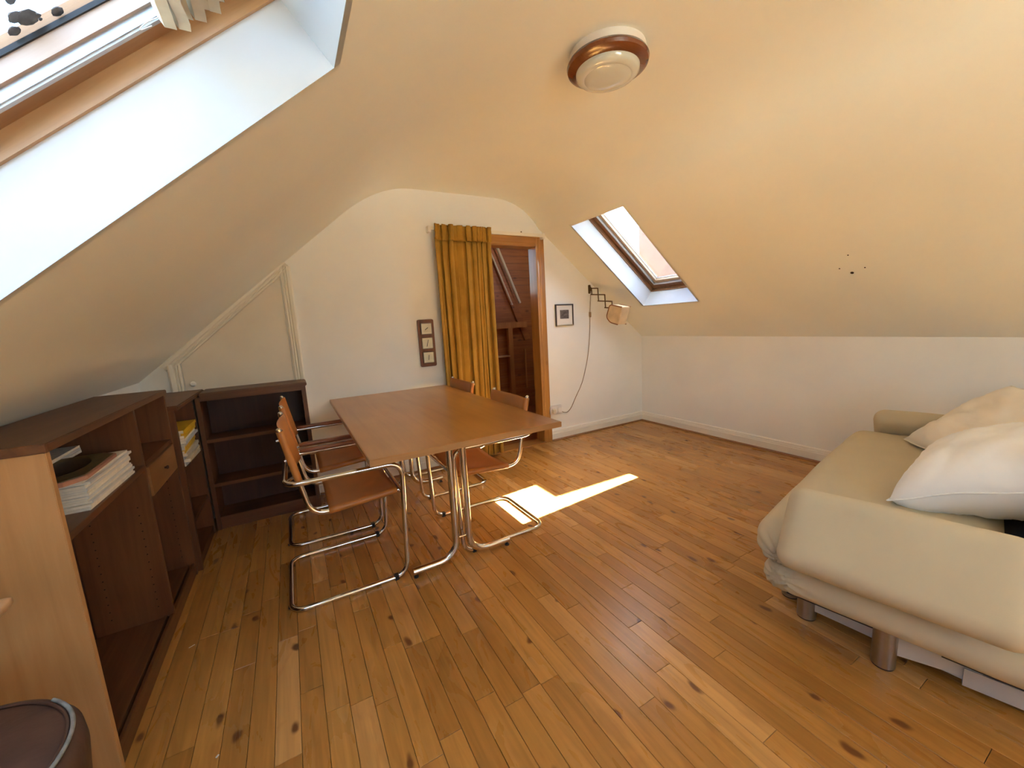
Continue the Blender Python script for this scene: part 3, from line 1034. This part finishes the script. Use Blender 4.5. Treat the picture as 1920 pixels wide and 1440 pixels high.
# local: x 0 = front plane, -x towards the wall; y along the wall
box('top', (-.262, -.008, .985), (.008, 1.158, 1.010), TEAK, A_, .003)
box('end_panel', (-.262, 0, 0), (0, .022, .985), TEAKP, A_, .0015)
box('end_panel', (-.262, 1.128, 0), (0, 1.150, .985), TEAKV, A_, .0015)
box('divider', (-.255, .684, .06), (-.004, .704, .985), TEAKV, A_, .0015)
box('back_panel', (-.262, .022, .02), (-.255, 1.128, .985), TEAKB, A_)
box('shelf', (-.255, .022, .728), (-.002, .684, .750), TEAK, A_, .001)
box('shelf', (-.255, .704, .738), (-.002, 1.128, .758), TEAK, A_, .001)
box('bottom_shelf', (-.255, .022, .045), (-.03, 1.128, .062), TEAK, A_)
box('plinth', (-.06, .022, 0), (-.006, 1.128, .045), TEAK, A_)
for k_, xx in enumerate((-.028, -.006)):
    box('sliding_door_track', (xx - .010, .022, .045), (xx, 1.128, .068), TEAK, A_, .001)
dr = box('drawer_front', (-.018, .708, .604), (.003, 1.124, .732), DRAWM, A_, .0015)
kn = lathe('drawer_knob', [(0, .016), (.007, .015), (.009, .010), (.005, .004), (.005, 0)], TEAKB, dr, 14)
kn.rotation_euler = (0, PI / 2, 0)
kn.location = (.003, .916, .668)
box('drawer_box', (-.25, .72, .61), (-.018, 1.112, .715), TEAKX, A_)
bm = bmesh.new()
for sy, nx_ in ((.6835, -1), (1.1275, -1)):
    for xx in (-.05, -.2):
        for i in range(14):
            zz = .12 + i * .035
            sweep(bm, [(xx, sy - .0004, zz), (xx, sy + .0003, zz)], .003, seg=6)
o = bm_obj('peg_holes', bm, HOLE, A_)
o['kind'] = 'stuff'

B_ = empty('bookcase', (-.56, 2.618, 0))
tag(B_, 'lower teak bookcase against the left wall holding yellow magazines', 'bookcase', 'teak bookcases under the left slope')
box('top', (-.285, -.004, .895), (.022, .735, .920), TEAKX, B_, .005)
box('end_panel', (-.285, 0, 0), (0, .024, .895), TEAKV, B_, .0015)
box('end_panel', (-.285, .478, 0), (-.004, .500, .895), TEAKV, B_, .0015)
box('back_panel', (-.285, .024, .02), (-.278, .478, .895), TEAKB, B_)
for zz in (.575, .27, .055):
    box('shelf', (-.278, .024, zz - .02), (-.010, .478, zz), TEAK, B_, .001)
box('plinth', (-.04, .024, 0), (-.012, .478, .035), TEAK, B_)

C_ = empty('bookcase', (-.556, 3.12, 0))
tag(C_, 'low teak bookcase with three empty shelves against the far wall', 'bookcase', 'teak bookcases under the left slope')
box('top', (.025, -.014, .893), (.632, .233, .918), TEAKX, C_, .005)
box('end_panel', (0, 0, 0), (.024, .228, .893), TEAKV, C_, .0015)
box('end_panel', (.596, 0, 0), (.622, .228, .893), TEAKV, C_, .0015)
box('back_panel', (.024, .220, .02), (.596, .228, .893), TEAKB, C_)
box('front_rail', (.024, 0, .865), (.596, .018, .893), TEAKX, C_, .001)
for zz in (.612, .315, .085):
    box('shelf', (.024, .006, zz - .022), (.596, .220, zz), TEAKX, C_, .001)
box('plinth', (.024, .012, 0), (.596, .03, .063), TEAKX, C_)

# ------------------------------------------------------------------ magazines and album
ORD = ['bottom', 'second', 'third', 'fourth', 'fifth', 'sixth', 'seventh', 'eighth', 'ninth', 'tenth', 'eleventh', 'twelfth']
def magazine(name, sx, sy, h, cover, loc, rz, label, group):
    """leaves with a wrap-round cover; spine on +x side"""
    t = .0008
    v, f, fm = [], [], []
    def bx(lo, hi, k):
        i0 = len(v)
        for zz in (lo[2], hi[2]):
            for (xx, yy) in ((lo[0], lo[1]), (hi[0], lo[1]), (hi[0], hi[1]), (lo[0], hi[1])):
                v.append((xx, yy, zz))
        for q_ in ((3, 2, 1, 0), (4, 5, 6, 7), (0, 1, 5, 4), (1, 2, 6, 5), (2, 3, 7, 6), (3, 0, 4, 7)):
            f.append(tuple(i0 + a for a in q_))
            fm.append(k)
    bx((-sx / 2 + .002, -sy / 2 + .002, t), (sx / 2 - .002, sy / 2 - .002, h - t), 0)
    bx((-sx / 2, -sy / 2, 0), (sx / 2, sy / 2, t), 1)
    bx((-sx / 2, -sy / 2, h - t), (sx / 2, sy / 2, h), 1)
    bx((sx / 2 - .002, -sy / 2, t), (sx / 2, sy / 2, h - t), 1)
    o = mesh_obj(name, v, f, None, None, False, [PAPER, cover], fm)
    o.location = loc
    o.rotation_euler = (0, 0, rz)
    tag(o, label, 'magazine', group)
    return o
z = .7505
N1 = 11
for i in range(N1):
    h = random.uniform(.0075, .0105)
    cov = [PAPER, PAPER, COVG, PAPER, COVG][i % 5]
    lab = ('%s white magazine from the bottom of the pile below the dark album' % ORD[i]) if i else 'lowest white magazine lying on the near bookcase shelf below the dark album'
    magazine('magazine', .215, .385 - .006 * (i % 3), h, cov, (-.70 + random.uniform(-.006, .006), 1.853 + random.uniform(-.010, .010), z), random.uniform(-.02, .02) , lab, 'white magazines piled in the near bookcase')
    z += h + .0003
al = empty('album', (-.69, 1.80, z + .0005), .03)
tag(al, 'dark album with pinkish rim and cut corners lying on white magazines', 'album')
oc = [(-.10, -.14), (-.06, -.19), (.06, -.19), (.10, -.14), (.10, .13), (.055, .175), (-.055, .175), (-.10, .13)]
prism('rim', oc, 2, 0, .014, ALBP, al, .002)
prism('border', [(p[0] * .93, p[1] * .95) for p in oc], 2, .014, .0155, ALBR, al)
bm = bmesh.new()
q_ = [bm.verts.new((.062 * math.cos(2 * PI * k / 32), .125 * math.sin(2 * PI * k / 32), .0158)) for k in range(32)]
q2 = [bm.verts.new((.062 * math.cos(2 * PI * k / 32), .125 * math.sin(2 * PI * k / 32), .0155)) for k in range(32)]
bm.faces.new(q_)
for k in range(32):
    bm.faces.new((q2[k], q2[(k + 1) % 32], q_[(k + 1) % 32], q_[k]))
bm_obj('oval_inlay', bm, ALBUM, al)
z2 = z + .0005
for i in range(3):   # a few magazines behind the album
    h = .009
    magazine('magazine', .085, .24, h, [PAPER, COVG, PAPER][i], (-.775 - .001 * i, 2.13 - .16, z2 + .02 + i * (h + .0004)) if False else (-.79, 2.0, z2 + i * (h + .0004)), .01 * i,
             ['lowest', 'middle', 'topmost'][i] + ' of three narrow white booklets beside the dark album', 'narrow booklets behind the album')
z = .5755
cols = [COVG, PAPER, COVB, COVG, COVY, COVY, PAPER, COVG, PAPER, COVY, COVY, COVY]
nm = ['white', 'cream', 'pale blue', 'white', 'yellow', 'yellow', 'cream', 'white', 'cream', 'yellow', 'yellow', 'yellow']
for i in range(12):
    h = random.uniform(.013, .018)
    lab = ('%s-covered magazine, %s from the bottom of the pile in the lower left bookcase' % (nm[i], ORD[i])) if i else 'white-covered magazine at the bottom of the pile in the lower left bookcase'
    magazine('magazine', .23, .33, h, cols[i], (-.672 + random.uniform(-.008, .010), 2.868 + random.uniform(-.018, .018), z), random.uniform(-.05, .05), lab, 'magazines piled in the lower left bookcase')
    z += h + .0003

# ------------------------------------------------------------------ table
T_ = empty('dining_table', (.683, 2.448, 0))
tag(T_, 'long teak veneer dining table on chrome tube legs', 'table')
box('table_top', (-.463, -.853, .716), (.463, .853, .745), TABLE, T_, .0025)
box('edge_lipping', (-.4635, -.8545, .7175), (.4635, -.853, .7435), TABLEE, T_)
for yy in (-.563, .563):
    for sgn in (-1, 1):
        pth = fillet([(sgn * .036, yy, .715), (sgn * .036, yy, .034), (sgn * .275, yy, .034)], .14, n=10)
        lg = tube('leg', pth, .0185, CHROME, T_, seg=14)
        lathe('glide', [(0, .02), (.006, .02), (.006, .008), (.012, .006), (.012, 0), (0, 0)], BLACK, lg, 12, (sgn * .262, yy, 0))
    box('leg_plate', (-.13, yy - .03, .706), (.13, yy + .03, .716), CHROME, T_, .003)
    cyl('tie_bar', (-.036, yy, .14), (.036, yy, .14), .006, CHROME, T_, 10)

# ------------------------------------------------------------------ cantilever chairs
def sling(name, path, nrms, sag, parent):
    """leather wrapped round the two side tubes; path in (u,z), nrms in (u,z)"""
    hw, rr = .213, .0158
    sec = []
    for k in range(7):
        a = math.radians(290 - k * 200 / 6)
        sec.append((-hw + rr * math.cos(a), rr * math.sin(a)))
    for k in range(1, 12):
        v_ = -hw + 2 * hw * k / 12
        sec.append((v_, rr - sag * (1 - (v_ / hw) ** 2)))
    sec += [(-a, b) for a, b in sec[:7]][::-1]
    v, f = [], []
    for (p, n_) in zip(path, nrms):
        for (a, b) in sec:
            v.append((p[0] + n_[0] * b, a, p[1] + n_[1] * b))
    k = len(sec)
    for i in range(len(path) - 1):
        for j in range(k - 1):
            f.append((i * k + j, i * k + j + 1, (i + 1) * k + j + 1, (i + 1) * k + j))
    o = mesh_obj(name, v, f, LEATH, parent, True)
    m = o.modifiers.new('thick', 'SOLIDIFY')
    m.thickness = .0032
    m.offset = 1
    return o
def make_chair(name, loc, rz, label, group, bare_arm=None, zt=.845):
    t = empty(name, loc, rz)
    tag(t, label, 'chair', group)
    r, hw = .0122, .25
    fr = [(0, -hw, r), (0, hw, r), (.525, hw, r), (.548, hw, .602), (.045, hw, .602), (.045, -hw, .602), (.548, -hw, .602), (.525, -hw, r)]
    tube('frame', fillet(fr, .075, True, 7), r, CHROME, t, True, 12)
    for s in (-1, 1):
        sd = tube('seat_rail', fillet([(.052, s * .213, zt), (.135, s * .213, .425), (.532, s * .213, .452)], .075, n=8), .0115, CHROME, t, seg=12)
        lathe('end_cap', [(0, .008), (.006, .0065), (.0105, .002), (.0105, -.004), (0, -.004)], CHROME, sd, 14, (.0515, s * .213, zt + .002))
        for (bu, bz) in ((.058, .800), (.078, .705)):
            cyl('bolt', (bu - .022, s * .205, bz - .004), (bu - .002, s * .205, bz), .0055, CHROME, sd, 10)
    cyl('cross_bar', (.536, -.24, .452), (.536, .24, .452), .0105, CHROME, t, 12)
    for s in (-1, 1):
        cyl('back_stay', (.047, s * .19, .602), (.094, s * .213, .630), .007, CHROME, t, 10)
    # seat and back slings
    P_ = [(.205 + .315 * k / 10, .430 + .0215 * k / 10) for k in range(11)]
    sling('seat', P_, [(-.068, .998)] * 11, .018, t)
    P_ = [(.055 + (.103 - .055) * k / 12, zt - .006 - (zt - .006 - .585) * k / 12) for k in range(13)]
    sling('backrest', P_, [(.98, .195)] * 13, .030, t)
    for s in (-1, 1):
        if bare_arm == s:
            continue
        rbox('armrest', (.115, s * hw - .021, .604), (.495, s * hw + .021, .628), .010, ARMW, t, (8, 6, 4))
    for s in (-1, 1):
        box('floor_clip', (.455, s * hw - .0145, 0), (.480, s * hw + .0145, .0285), BLACK, t, .004)
    box('floor_clip', (-.0142, -.2, 0), (.0142, -.176, .014), BLACK, t, .004)
    box('floor_clip', (-.0142, .176, 0), (.0142, .2, .014), BLACK, t, .004)
    return t
GRP = 'tan leather cantilever chairs round the table'
make_chair('cantilever_chair', (-.135, 2.175, 0), 0, 'tan leather chrome chair nearest the camera, left of table, one arm bare', GRP, bare_arm=-1)
make_chair('cantilever_chair', (-.135, 2.812, 0), 0, 'tan leather chrome chair left of table, between near chair and far wall', GRP)
make_chair('cantilever_chair', (1.228, 2.180, 0), PI, 'tan leather chrome chair right of table, beside the sunlit patch', GRP, bare_arm=1, zt=.815)
make_chair('cantilever_chair', (1.243, 3.000, 0), PI, 'tan leather chrome chair right of table, in front of the curtain', GRP, zt=.815)

# ------------------------------------------------------------------ sofa
SF = empty('sofa', (1.53, .83, 0), math.radians(10.5))
tag(SF, 'khaki fabric sofa bed with bolster arms and steel legs by right wall', 'sofa')
def pinch(p, c, rad, k, amp):
    d = p - c
    q = d.length
    if q > rad or q < 1e-5:
        return p
    a = math.atan2(d.z, d.y)
    w_ = (1 - q / rad) ** 1.2 * min(1, q / .02)
    return p + Vector((amp * w_ * math.cos(k * a), amp * .5 * w_ * math.sin(k * a), 0))
def f_up(p):
    u = (p.x - .83) / .83
    crown = .018 * max(0, 1 - u * u) * max(0, min(1, (p.z - .36) / .06))
    q = p + Vector((0, 0, crown + .004 * noise.noise(p * 5)))
    # ends gathered towards the fold
    if p.x < .10:
        q = pinch(q, Vector((-.045, -.095, .315)), .15, 12, .017)
    q.y += .010 * noise.noise(Vector((p.x * 2.2, 0, p.z * 6)))
    return q
rbox('seat_mattress', (-.045, -.62, .262), (1.66, .012, .452), .088, SOFA, SF, (60, 64, 30), f_up)
def f_lo(p):
    q = p + Vector((0, 0, .004 * noise.noise(p * 6)))
    if p.x < .09:
        q = pinch(q, Vector((-.03, -.085, .235)), .11, 13, .012)
    return q
rbox('lower_mattress', (-.03, -.78, .160), (1.64, -.018, .282), .064, SOFA, SF, (50, 64, 24), f_lo)
def arm(name, mirror):
    X = (lambda x_: 1.66 - x_) if mirror else (lambda x_: x_)
    c = Vector((-.022, -.385, .455))
    th = math.radians(56)
    def xf_(p):
        # local: x across thickness, z along the slanted width
        w_, t_ = p.z, p.x
        bulge = 1 + .15 * (1 - (p.y / .30) ** 2)
        x_ = c.x + math.cos(th) * w_ - math.sin(th) * t_ * bulge
        z_ = c.z + math.sin(th) * w_ + math.cos(th) * t_ * bulge
        q = Vector((X(x_), c.y + p.y, z_))
        return q + Vector((0, 0, .005 * noise.noise(q * 7)))
    return rbox(name, (-.058, -.295, -.150), (.058, .295, .150), .055, SOFA, SF, (14, 34, 22), xf_)
arm('arm_bolster', False)
arm('arm_bolster', True)
def leg(x_, y_, r_, h_):
    l_ = cyl('leg', (x_, y_, .006), (x_, y_, h_), r_, STEEL, SF, 28)
    cyl('foot_pad', (x_, y_, 0), (x_, y_, .007), r_ * .93, BLACK, l_, 24)
leg(.073, -.38, .033, .33)
leg(.153, -.138, .033, .16)
leg(.251, -.055, .033, .16)
leg(1.587, -.38, .033, .33)
leg(1.507, -.138, .033, .16)
for sx in (0, 1):
    X = (lambda x_: 1.66 - x_) if sx else (lambda x_: x_)
    def bar(name, a, b, z0, z1, th_, mat=PAINTM):
        a, b = Vector((X(a[0]), a[1])), Vector((X(b[0]), b[1]))
        t_ = (b - a).normalized()
        n_ = Vector((-t_.y, t_.x)) * th_ / 2
        prism(name, [tuple(a + n_), tuple(b + n_), tuple(b - n_), tuple(a - n_)], 2, z0, z1, mat, SF)
    bar('side_rail', (.150, -.15), (.120, -.60), .045, .095, .02)
    bar('side_rail', (.078, -.39), (.15, -.66), .055, .125, .02)
    bar('rear_rail', (.12, -.56), (.15, -1.0), .03, .09, .03)
box('slat_base', (.10, -.86, .10), (1.56, -.08, .142), DARKF, SF)
rbox('back_base', (.06, -.92, .20), (1.60, -.60, .40), .03, DARKF, SF, (10, 6, 6))
rbox('backrest', (.02, -1.02, .22), (1.64, -.80, .80), .10, SOFA, SF, (30, 10, 16), lambda p: p + Vector((0, -.35 * (p.z - .22) * .5, .01 * noise.noise(p * 4))))

def pillow(name, w_, h_, t_, mat, label, mtx, seed):
    e = bpy.data.objects.new(name, None)
    link(e)
    e.matrix_world = mtx
    tag(e, label, 'pillow', 'pillows on the sofa')
    n = 34
    v, f = [], []
    def P3(i, j, side):
        a, b = 2 * i / n - 1, 2 * j / n - 1
        # pinched outline
        ox = a * w_ / 2 * (1 - .05 * (1 - b * b) * abs(a) ** 3)
        oy = b * h_ / 2 * (1 - .06 * (1 - a * a) * abs(b) ** 3)
        e_ = max(0, (1 - a ** 4) * (1 - b ** 4))
        th_ = t_ / 2 * e_ ** .55 * (.72 + .28 * (1 - a * a) * (1 - b * b))
        edge = 1 - min(1, e_ * 3)
        th_ += .012 * e_ ** .4 * noise.noise(Vector((a * 3.2 + seed, b * 3.0, side * 2.0)))
        th_ += .009 * e_ ** .5 * (1 - abs(noise.noise(Vector((a * 1.5 + seed * 2, b * 7 + a * 3, 4.0)))) * 2)
        oz = side * max(0, th_)
        oz += .012 * noise.noise(Vector((a * 2 + seed, b * 2, 7)))
        return (ox, oy, oz)
    for side in (1, -1):
        for j in range(n + 1):
            for i in range(n + 1):
                v.append(P3(i, j, side))
    m = (n + 1) ** 2
    for j in range(n):
        for i in range(n):
            a = j * (n + 1) + i
            f.append((a, a + 1, a + n + 2, a + n + 1))
            f.append((m + a, m + a + n + 1, m + a + n + 2, m + a + 1))
    bm = bmesh.new()
    vs = [bm.verts.new(p) for p in v]
    for q in f:
        bm.faces.new([vs[k] for k in q])
    bmesh.ops.remove_doubles(bm, verts=bm.verts, dist=.0008)
    bm_obj('cover', bm, mat, e, True)
    loop = [P3(i, 0, 1) for i in range(n)] + [P3(n, j, 1) for j in range(n)] + [P3(n - i, n, 1) for i in range(n)] + [P3(0, n - j, 1) for j in range(n)]
    tube('piping', loop, .0032, mat, e, True, 6)
    return e
def sofa_mtx(a, b, z, tilt, yaw=0, roll=0):
    base = Matrix.Translation((1.53, .83, 0)) @ Matrix.Rotation(math.radians(10.5), 4, 'Z')
    return base @ Matrix.Translation((a, -b, z)) @ Matrix.Rotation(math.radians(yaw), 4, 'Z') @ Matrix.Rotation(math.radians(-tilt), 4, 'X') @ Matrix.Rotation(math.radians(roll), 4, 'Y')
pillow('pillow', .72, .52, .29, PILLW, 'white pillow nearest the camera, leaning on the sofa arm end', sofa_mtx(.70, .60, .592, 23, -7), 1.3)
pillow('pillow', .64, .50, .17, PILLB, 'cream-white pillow behind the near one, towards the far sofa arm', sofa_mtx(1.19, .58, .635, 38, 27), 5.1)

# ------------------------------------------------------------------ wall pieces
pq = empty('weather_station', (1.034, YF, 1.114))
tag(pq, 'dark wooden plaque with three square dials left of the curtain', 'barometer')
prism('plaque', [(-.07 + .008, -.2), (.07 - .008, -.2), (.07, -.192), (.07, .192), (.062, .2), (-.062, .2), (-.07, .192), (-.07, -.192)], 1, -.018, 0, PLAQUE, pq, .003)
for k, ang in ((1, 55), (0, 15), (-1, 8)):
    zz = k * .122
    dl = box('dial', (-.049, -.028, zz - .049), (.049, -.018, zz + .049), DIALR, pq, .006)
    box('face', (-.041, -.0290, zz - .041), (.041, -.0278, zz + .041), DIAL, dl)
    bm = bmesh.new()
    a = math.radians(ang)
    t_ = Vector((math.sin(a), math.cos(a)))
    s_ = Vector((t_.y, -t_.x)) * .0024
    ln = .016 if k == 1 else (.030 if k == 0 else .022)
    for yy in (-.0296, -.0290):
        pass
    c0 = Vector((0, zz))
    A4 = [c0 - t_ * ln + s_, c0 - t_ * ln - s_, c0 + t_ * ln - s_, c0 + t_ * ln + s_]
    bm.free()
    prism('needle', [tuple(p) for p in A4], 1, -.0302, -.0292, NEEDLE, dl)

pc = empty('framed_picture', (2.499, YF, 1.293))
tag(pc, 'small framed print in cream mount between doorway and wall lamp', 'picture')
hw_, hh_ = .112, .110
ring_o = [(-hw_, hw_, -hh_, hh_)]
def pic_bar(name, lo, hi, mat):
    box(name, lo, hi, mat, pc, .002)
fwid = .012
pic_bar('frame_bar', (-hw_, -.018, -hh_), (-hw_ + fwid, 0, hh_), PICF)
pic_bar('frame_bar', (hw_ - fwid, -.018, -hh_), (hw_, 0, hh_), PICF)
pic_bar('frame_bar', (-hw_, -.018, hh_ - fwid), (hw_, 0, hh_), PICF)
pic_bar('frame_bar', (-hw_, -.018, -hh_), (hw_, 0, -hh_ + fwid), PICE)
box('mount', (-hw_ + .006, -.009, -hh_ + .006), (hw_ - .006, -.004, hh_ - .006), MAT_, pc)
box('print', (-.055, -.0100, -.036), (.055, -.0088, .052), PICP, pc)

# scissor wall lamp
lp = empty('wall_lamp', (2.837, YF, 1.548))
tag(lp, 'bronze scissor-arm wall lamp with parchment shade', 'lamp')
box('wall_plate', (-.014, -.016, -.045), (.014, 0, .045), BRONZE, lp, .004)
prism('bracket', [(-.014, .034), (-.034, .014), (-.034, -.010), (-.014, -.028)], 0, -.010, .010, BRONZE, lp, .003)
xx = 0.0
def lbar(a, b):
    a, b = Vector((0, -a[0], a[1])), Vector((0, -b[0], b[1]))
    t_ = (b - a).normalized()
    n_ = Vector((0, -t_.z, t_.y)) * .0058
    a, b = a - t_ * .004, b + t_ * .004
    prism('arm_bar', [((a + n_).y, (a + n_).z), ((b + n_).y, (b + n_).z), ((b - n_).y, (b - n_).z), ((a - n_).y, (a - n_).z)], 0, xx - .004, xx + .004, BRONZE, lp, .0012)
def node(c, r_):   # lattice nodes: c steps out, r_ steps down
    return (.030 + c * .098 + r_ * .004, .008 - c * .009 - r_ * .0645)
for (c0, c1, r_) in ((0, 1, 0), (0, 2, 1), (1, 3, 2), (2, 3.45, 3)):
    lbar(node(c0, r_), node(c1, r_))
xx = .009
for (c_, r0, r1) in ((0, 0, 1), (1, 0, 2), (2, 1, 3), (3, 2, 3)):
    lbar(node(c_, r0), node(c_, r1))
U = [(.370, -.180), (.318, -.300), (.330, -.330), (.372, -.354), (.472, -.377), (.531, -.214)]
shd = prism('shade', [(-p[0], p[1]) for p in U], 0, -.055, .055, PARCH, lp, .004)
for xe in (-.055, .055):
    tube('shade_trim', fillet([(xe, -p[0], p[1]) for p in [U[5], U[0], U[1], U[3], U[4]]], .03), .0055, SHTRIM, shd, seg=8)
cpts = [(2.846, 3.345, 1.50), (2.842, 3.35, 1.40), (2.836, 3.352, 1.284), (2.825, 3.352, 1.05), (2.795, 3.352, .85), (2.75, 3.352, .69), (2.70, 3.352, .552), (2.61, 3.352, .42), (2.545, 3.352, .31), (2.49, 3.352, .268), (2.42, 3.345, .29), (2.385, 3.335, .33)]
cpl = [(p[0] - 2.837, p[1] - YF, p[2] - 1.548) for p in cpts]
tube('cord', fillet(cpl, .1, n=5), .0033, CORD, lp, seg=8)
rbox('cord_switch', (-.011, -.02, -.292), (.011, -.002, -.235), .008, CORD, lp, (6, 6, 6))
box('plug', (-.492, -.05, -1.245), (-.445, -.022, -1.19), PLAST, lp, .006)

sk = empty('wall_socket', (2.335, YF, .328))
tag(sk, 'white double wall socket beside the pine doorway', 'socket')
box('back_box', (-.073, -.028, -.043), (.073, 0, .043), PLAST, sk, .004)
box('face_plate', (-.073, -.034, -.043), (.073, -.028, .043), PLAST, sk, .003)
for xx in (-.036, .036):
    box('switch', (xx - .010, -.037, .016), (xx + .010, -.033, .034), PLAST, sk, .002)
box('plug', (-.062, -.06, -.032), (-.016, -.034, .018), CREAMP, sk, .008)

# ------------------------------------------------------------------ ceiling light
cl_ = empty('ceiling_light', (1.335, 1.425, ZC))
tag(cl_, 'round ceiling light with mahogany ring and opal glass', 'light')
lathe('base', [(0, 0), (.158, 0), (.160, -.006), (.160, -.030), (0, -.030)], PLAST, cl_, 64)
lathe('wooden_ring', [(.118, -.026), (.150, -.026), (.166, -.034), (.172, -.046), (.168, -.058), (.152, -.066), (.136, -.068), (.130, -.074), (.118, -.074), (.118, -.026)], MAHOG, cl_, 64)
lathe('opal_glass', [(.134, -.066), (.132, -.082), (.122, -.092), (.104, -.098), (.098, -.096), (.092, -.099), (.060, -.104), (0, -.107)], OPAL, cl_, 64)
box('brass_clip', (-.010, .118, -.082), (.010, .136, -.070), BRASS, cl_, .002)

# ------------------------------------------------------------------ lower left corner: leather drum and wooden stool, scraps
pf = empty('leather_drum', (-.632, .93, 0))
tag(pf, 'worn brown leather drum stool with grey binding by the bookcase end', 'stool')
lathe('body', [(0, 0), (.170, 0), (.186, .015), (.200, .12), (.206, .28), (.206, .42), (.214, .50), (.212, .530), (.202, .546), (.196, .548), (.192, .545), (.15, .552), (.08, .556), (0, .557)], POUF, pf, 72)
tube('binding', [(.199 * math.cos(a_), .199 * math.sin(a_), .550) for a_ in [math.radians(-75 + 4 * k) for k in range(32)]], .0036, PIPE, pf, False, 8)
tube('lid_crease', [(.192 * math.cos(a_), .192 * math.sin(a_), .548) for a_ in [2 * PI * k / 72 for k in range(72)]], .003, POUF, pf, True, 8)
for a_ in (150, 250, 330):
    a = math.radians(a_)
    tube('seam', [((rr) * math.cos(a), rr * math.sin(a), zz) for rr, zz in ((.214, .50), (.207, .42), (.207, .28), (.201, .12), (.187, .015))], .003, PIPE, pf, False, 8)

st = empty('wall_shelf', (XL, 1.10, .69))
tag(st, 'pale wooden shelf whose rounded corner pokes in at the left edge', 'shelf')
rbox('board', (0, -.20, -.012), (.246, .19, .012), .010, PALEW, st, (10, 10, 4))
for yb in (-.12, .10):
    prism('bracket', [(0, -.012), (.18, -.012), (.02, -.14), (0, -.14)], 1, yb, yb + .018, PALEW, st)

for (sx, sy, rz_, l_, w_, lab) in ((-.341, 1.363, .9, .010, .006, 'small white paper scrap on the floor near the bottom edge'), (-.501, 1.959, .5, .022, .002, 'thin white thread on the floor beside the near bookcase')):
    o = box('paper_scrap', (-l_ / 2, -w_ / 2, 0), (l_ / 2, w_ / 2, .002), PLAST, None, .0008)
    o.location = (sx, sy, .0002)
    o.rotation_euler = (0, 0, rz_)
    tag(o, lab, 'scrap')
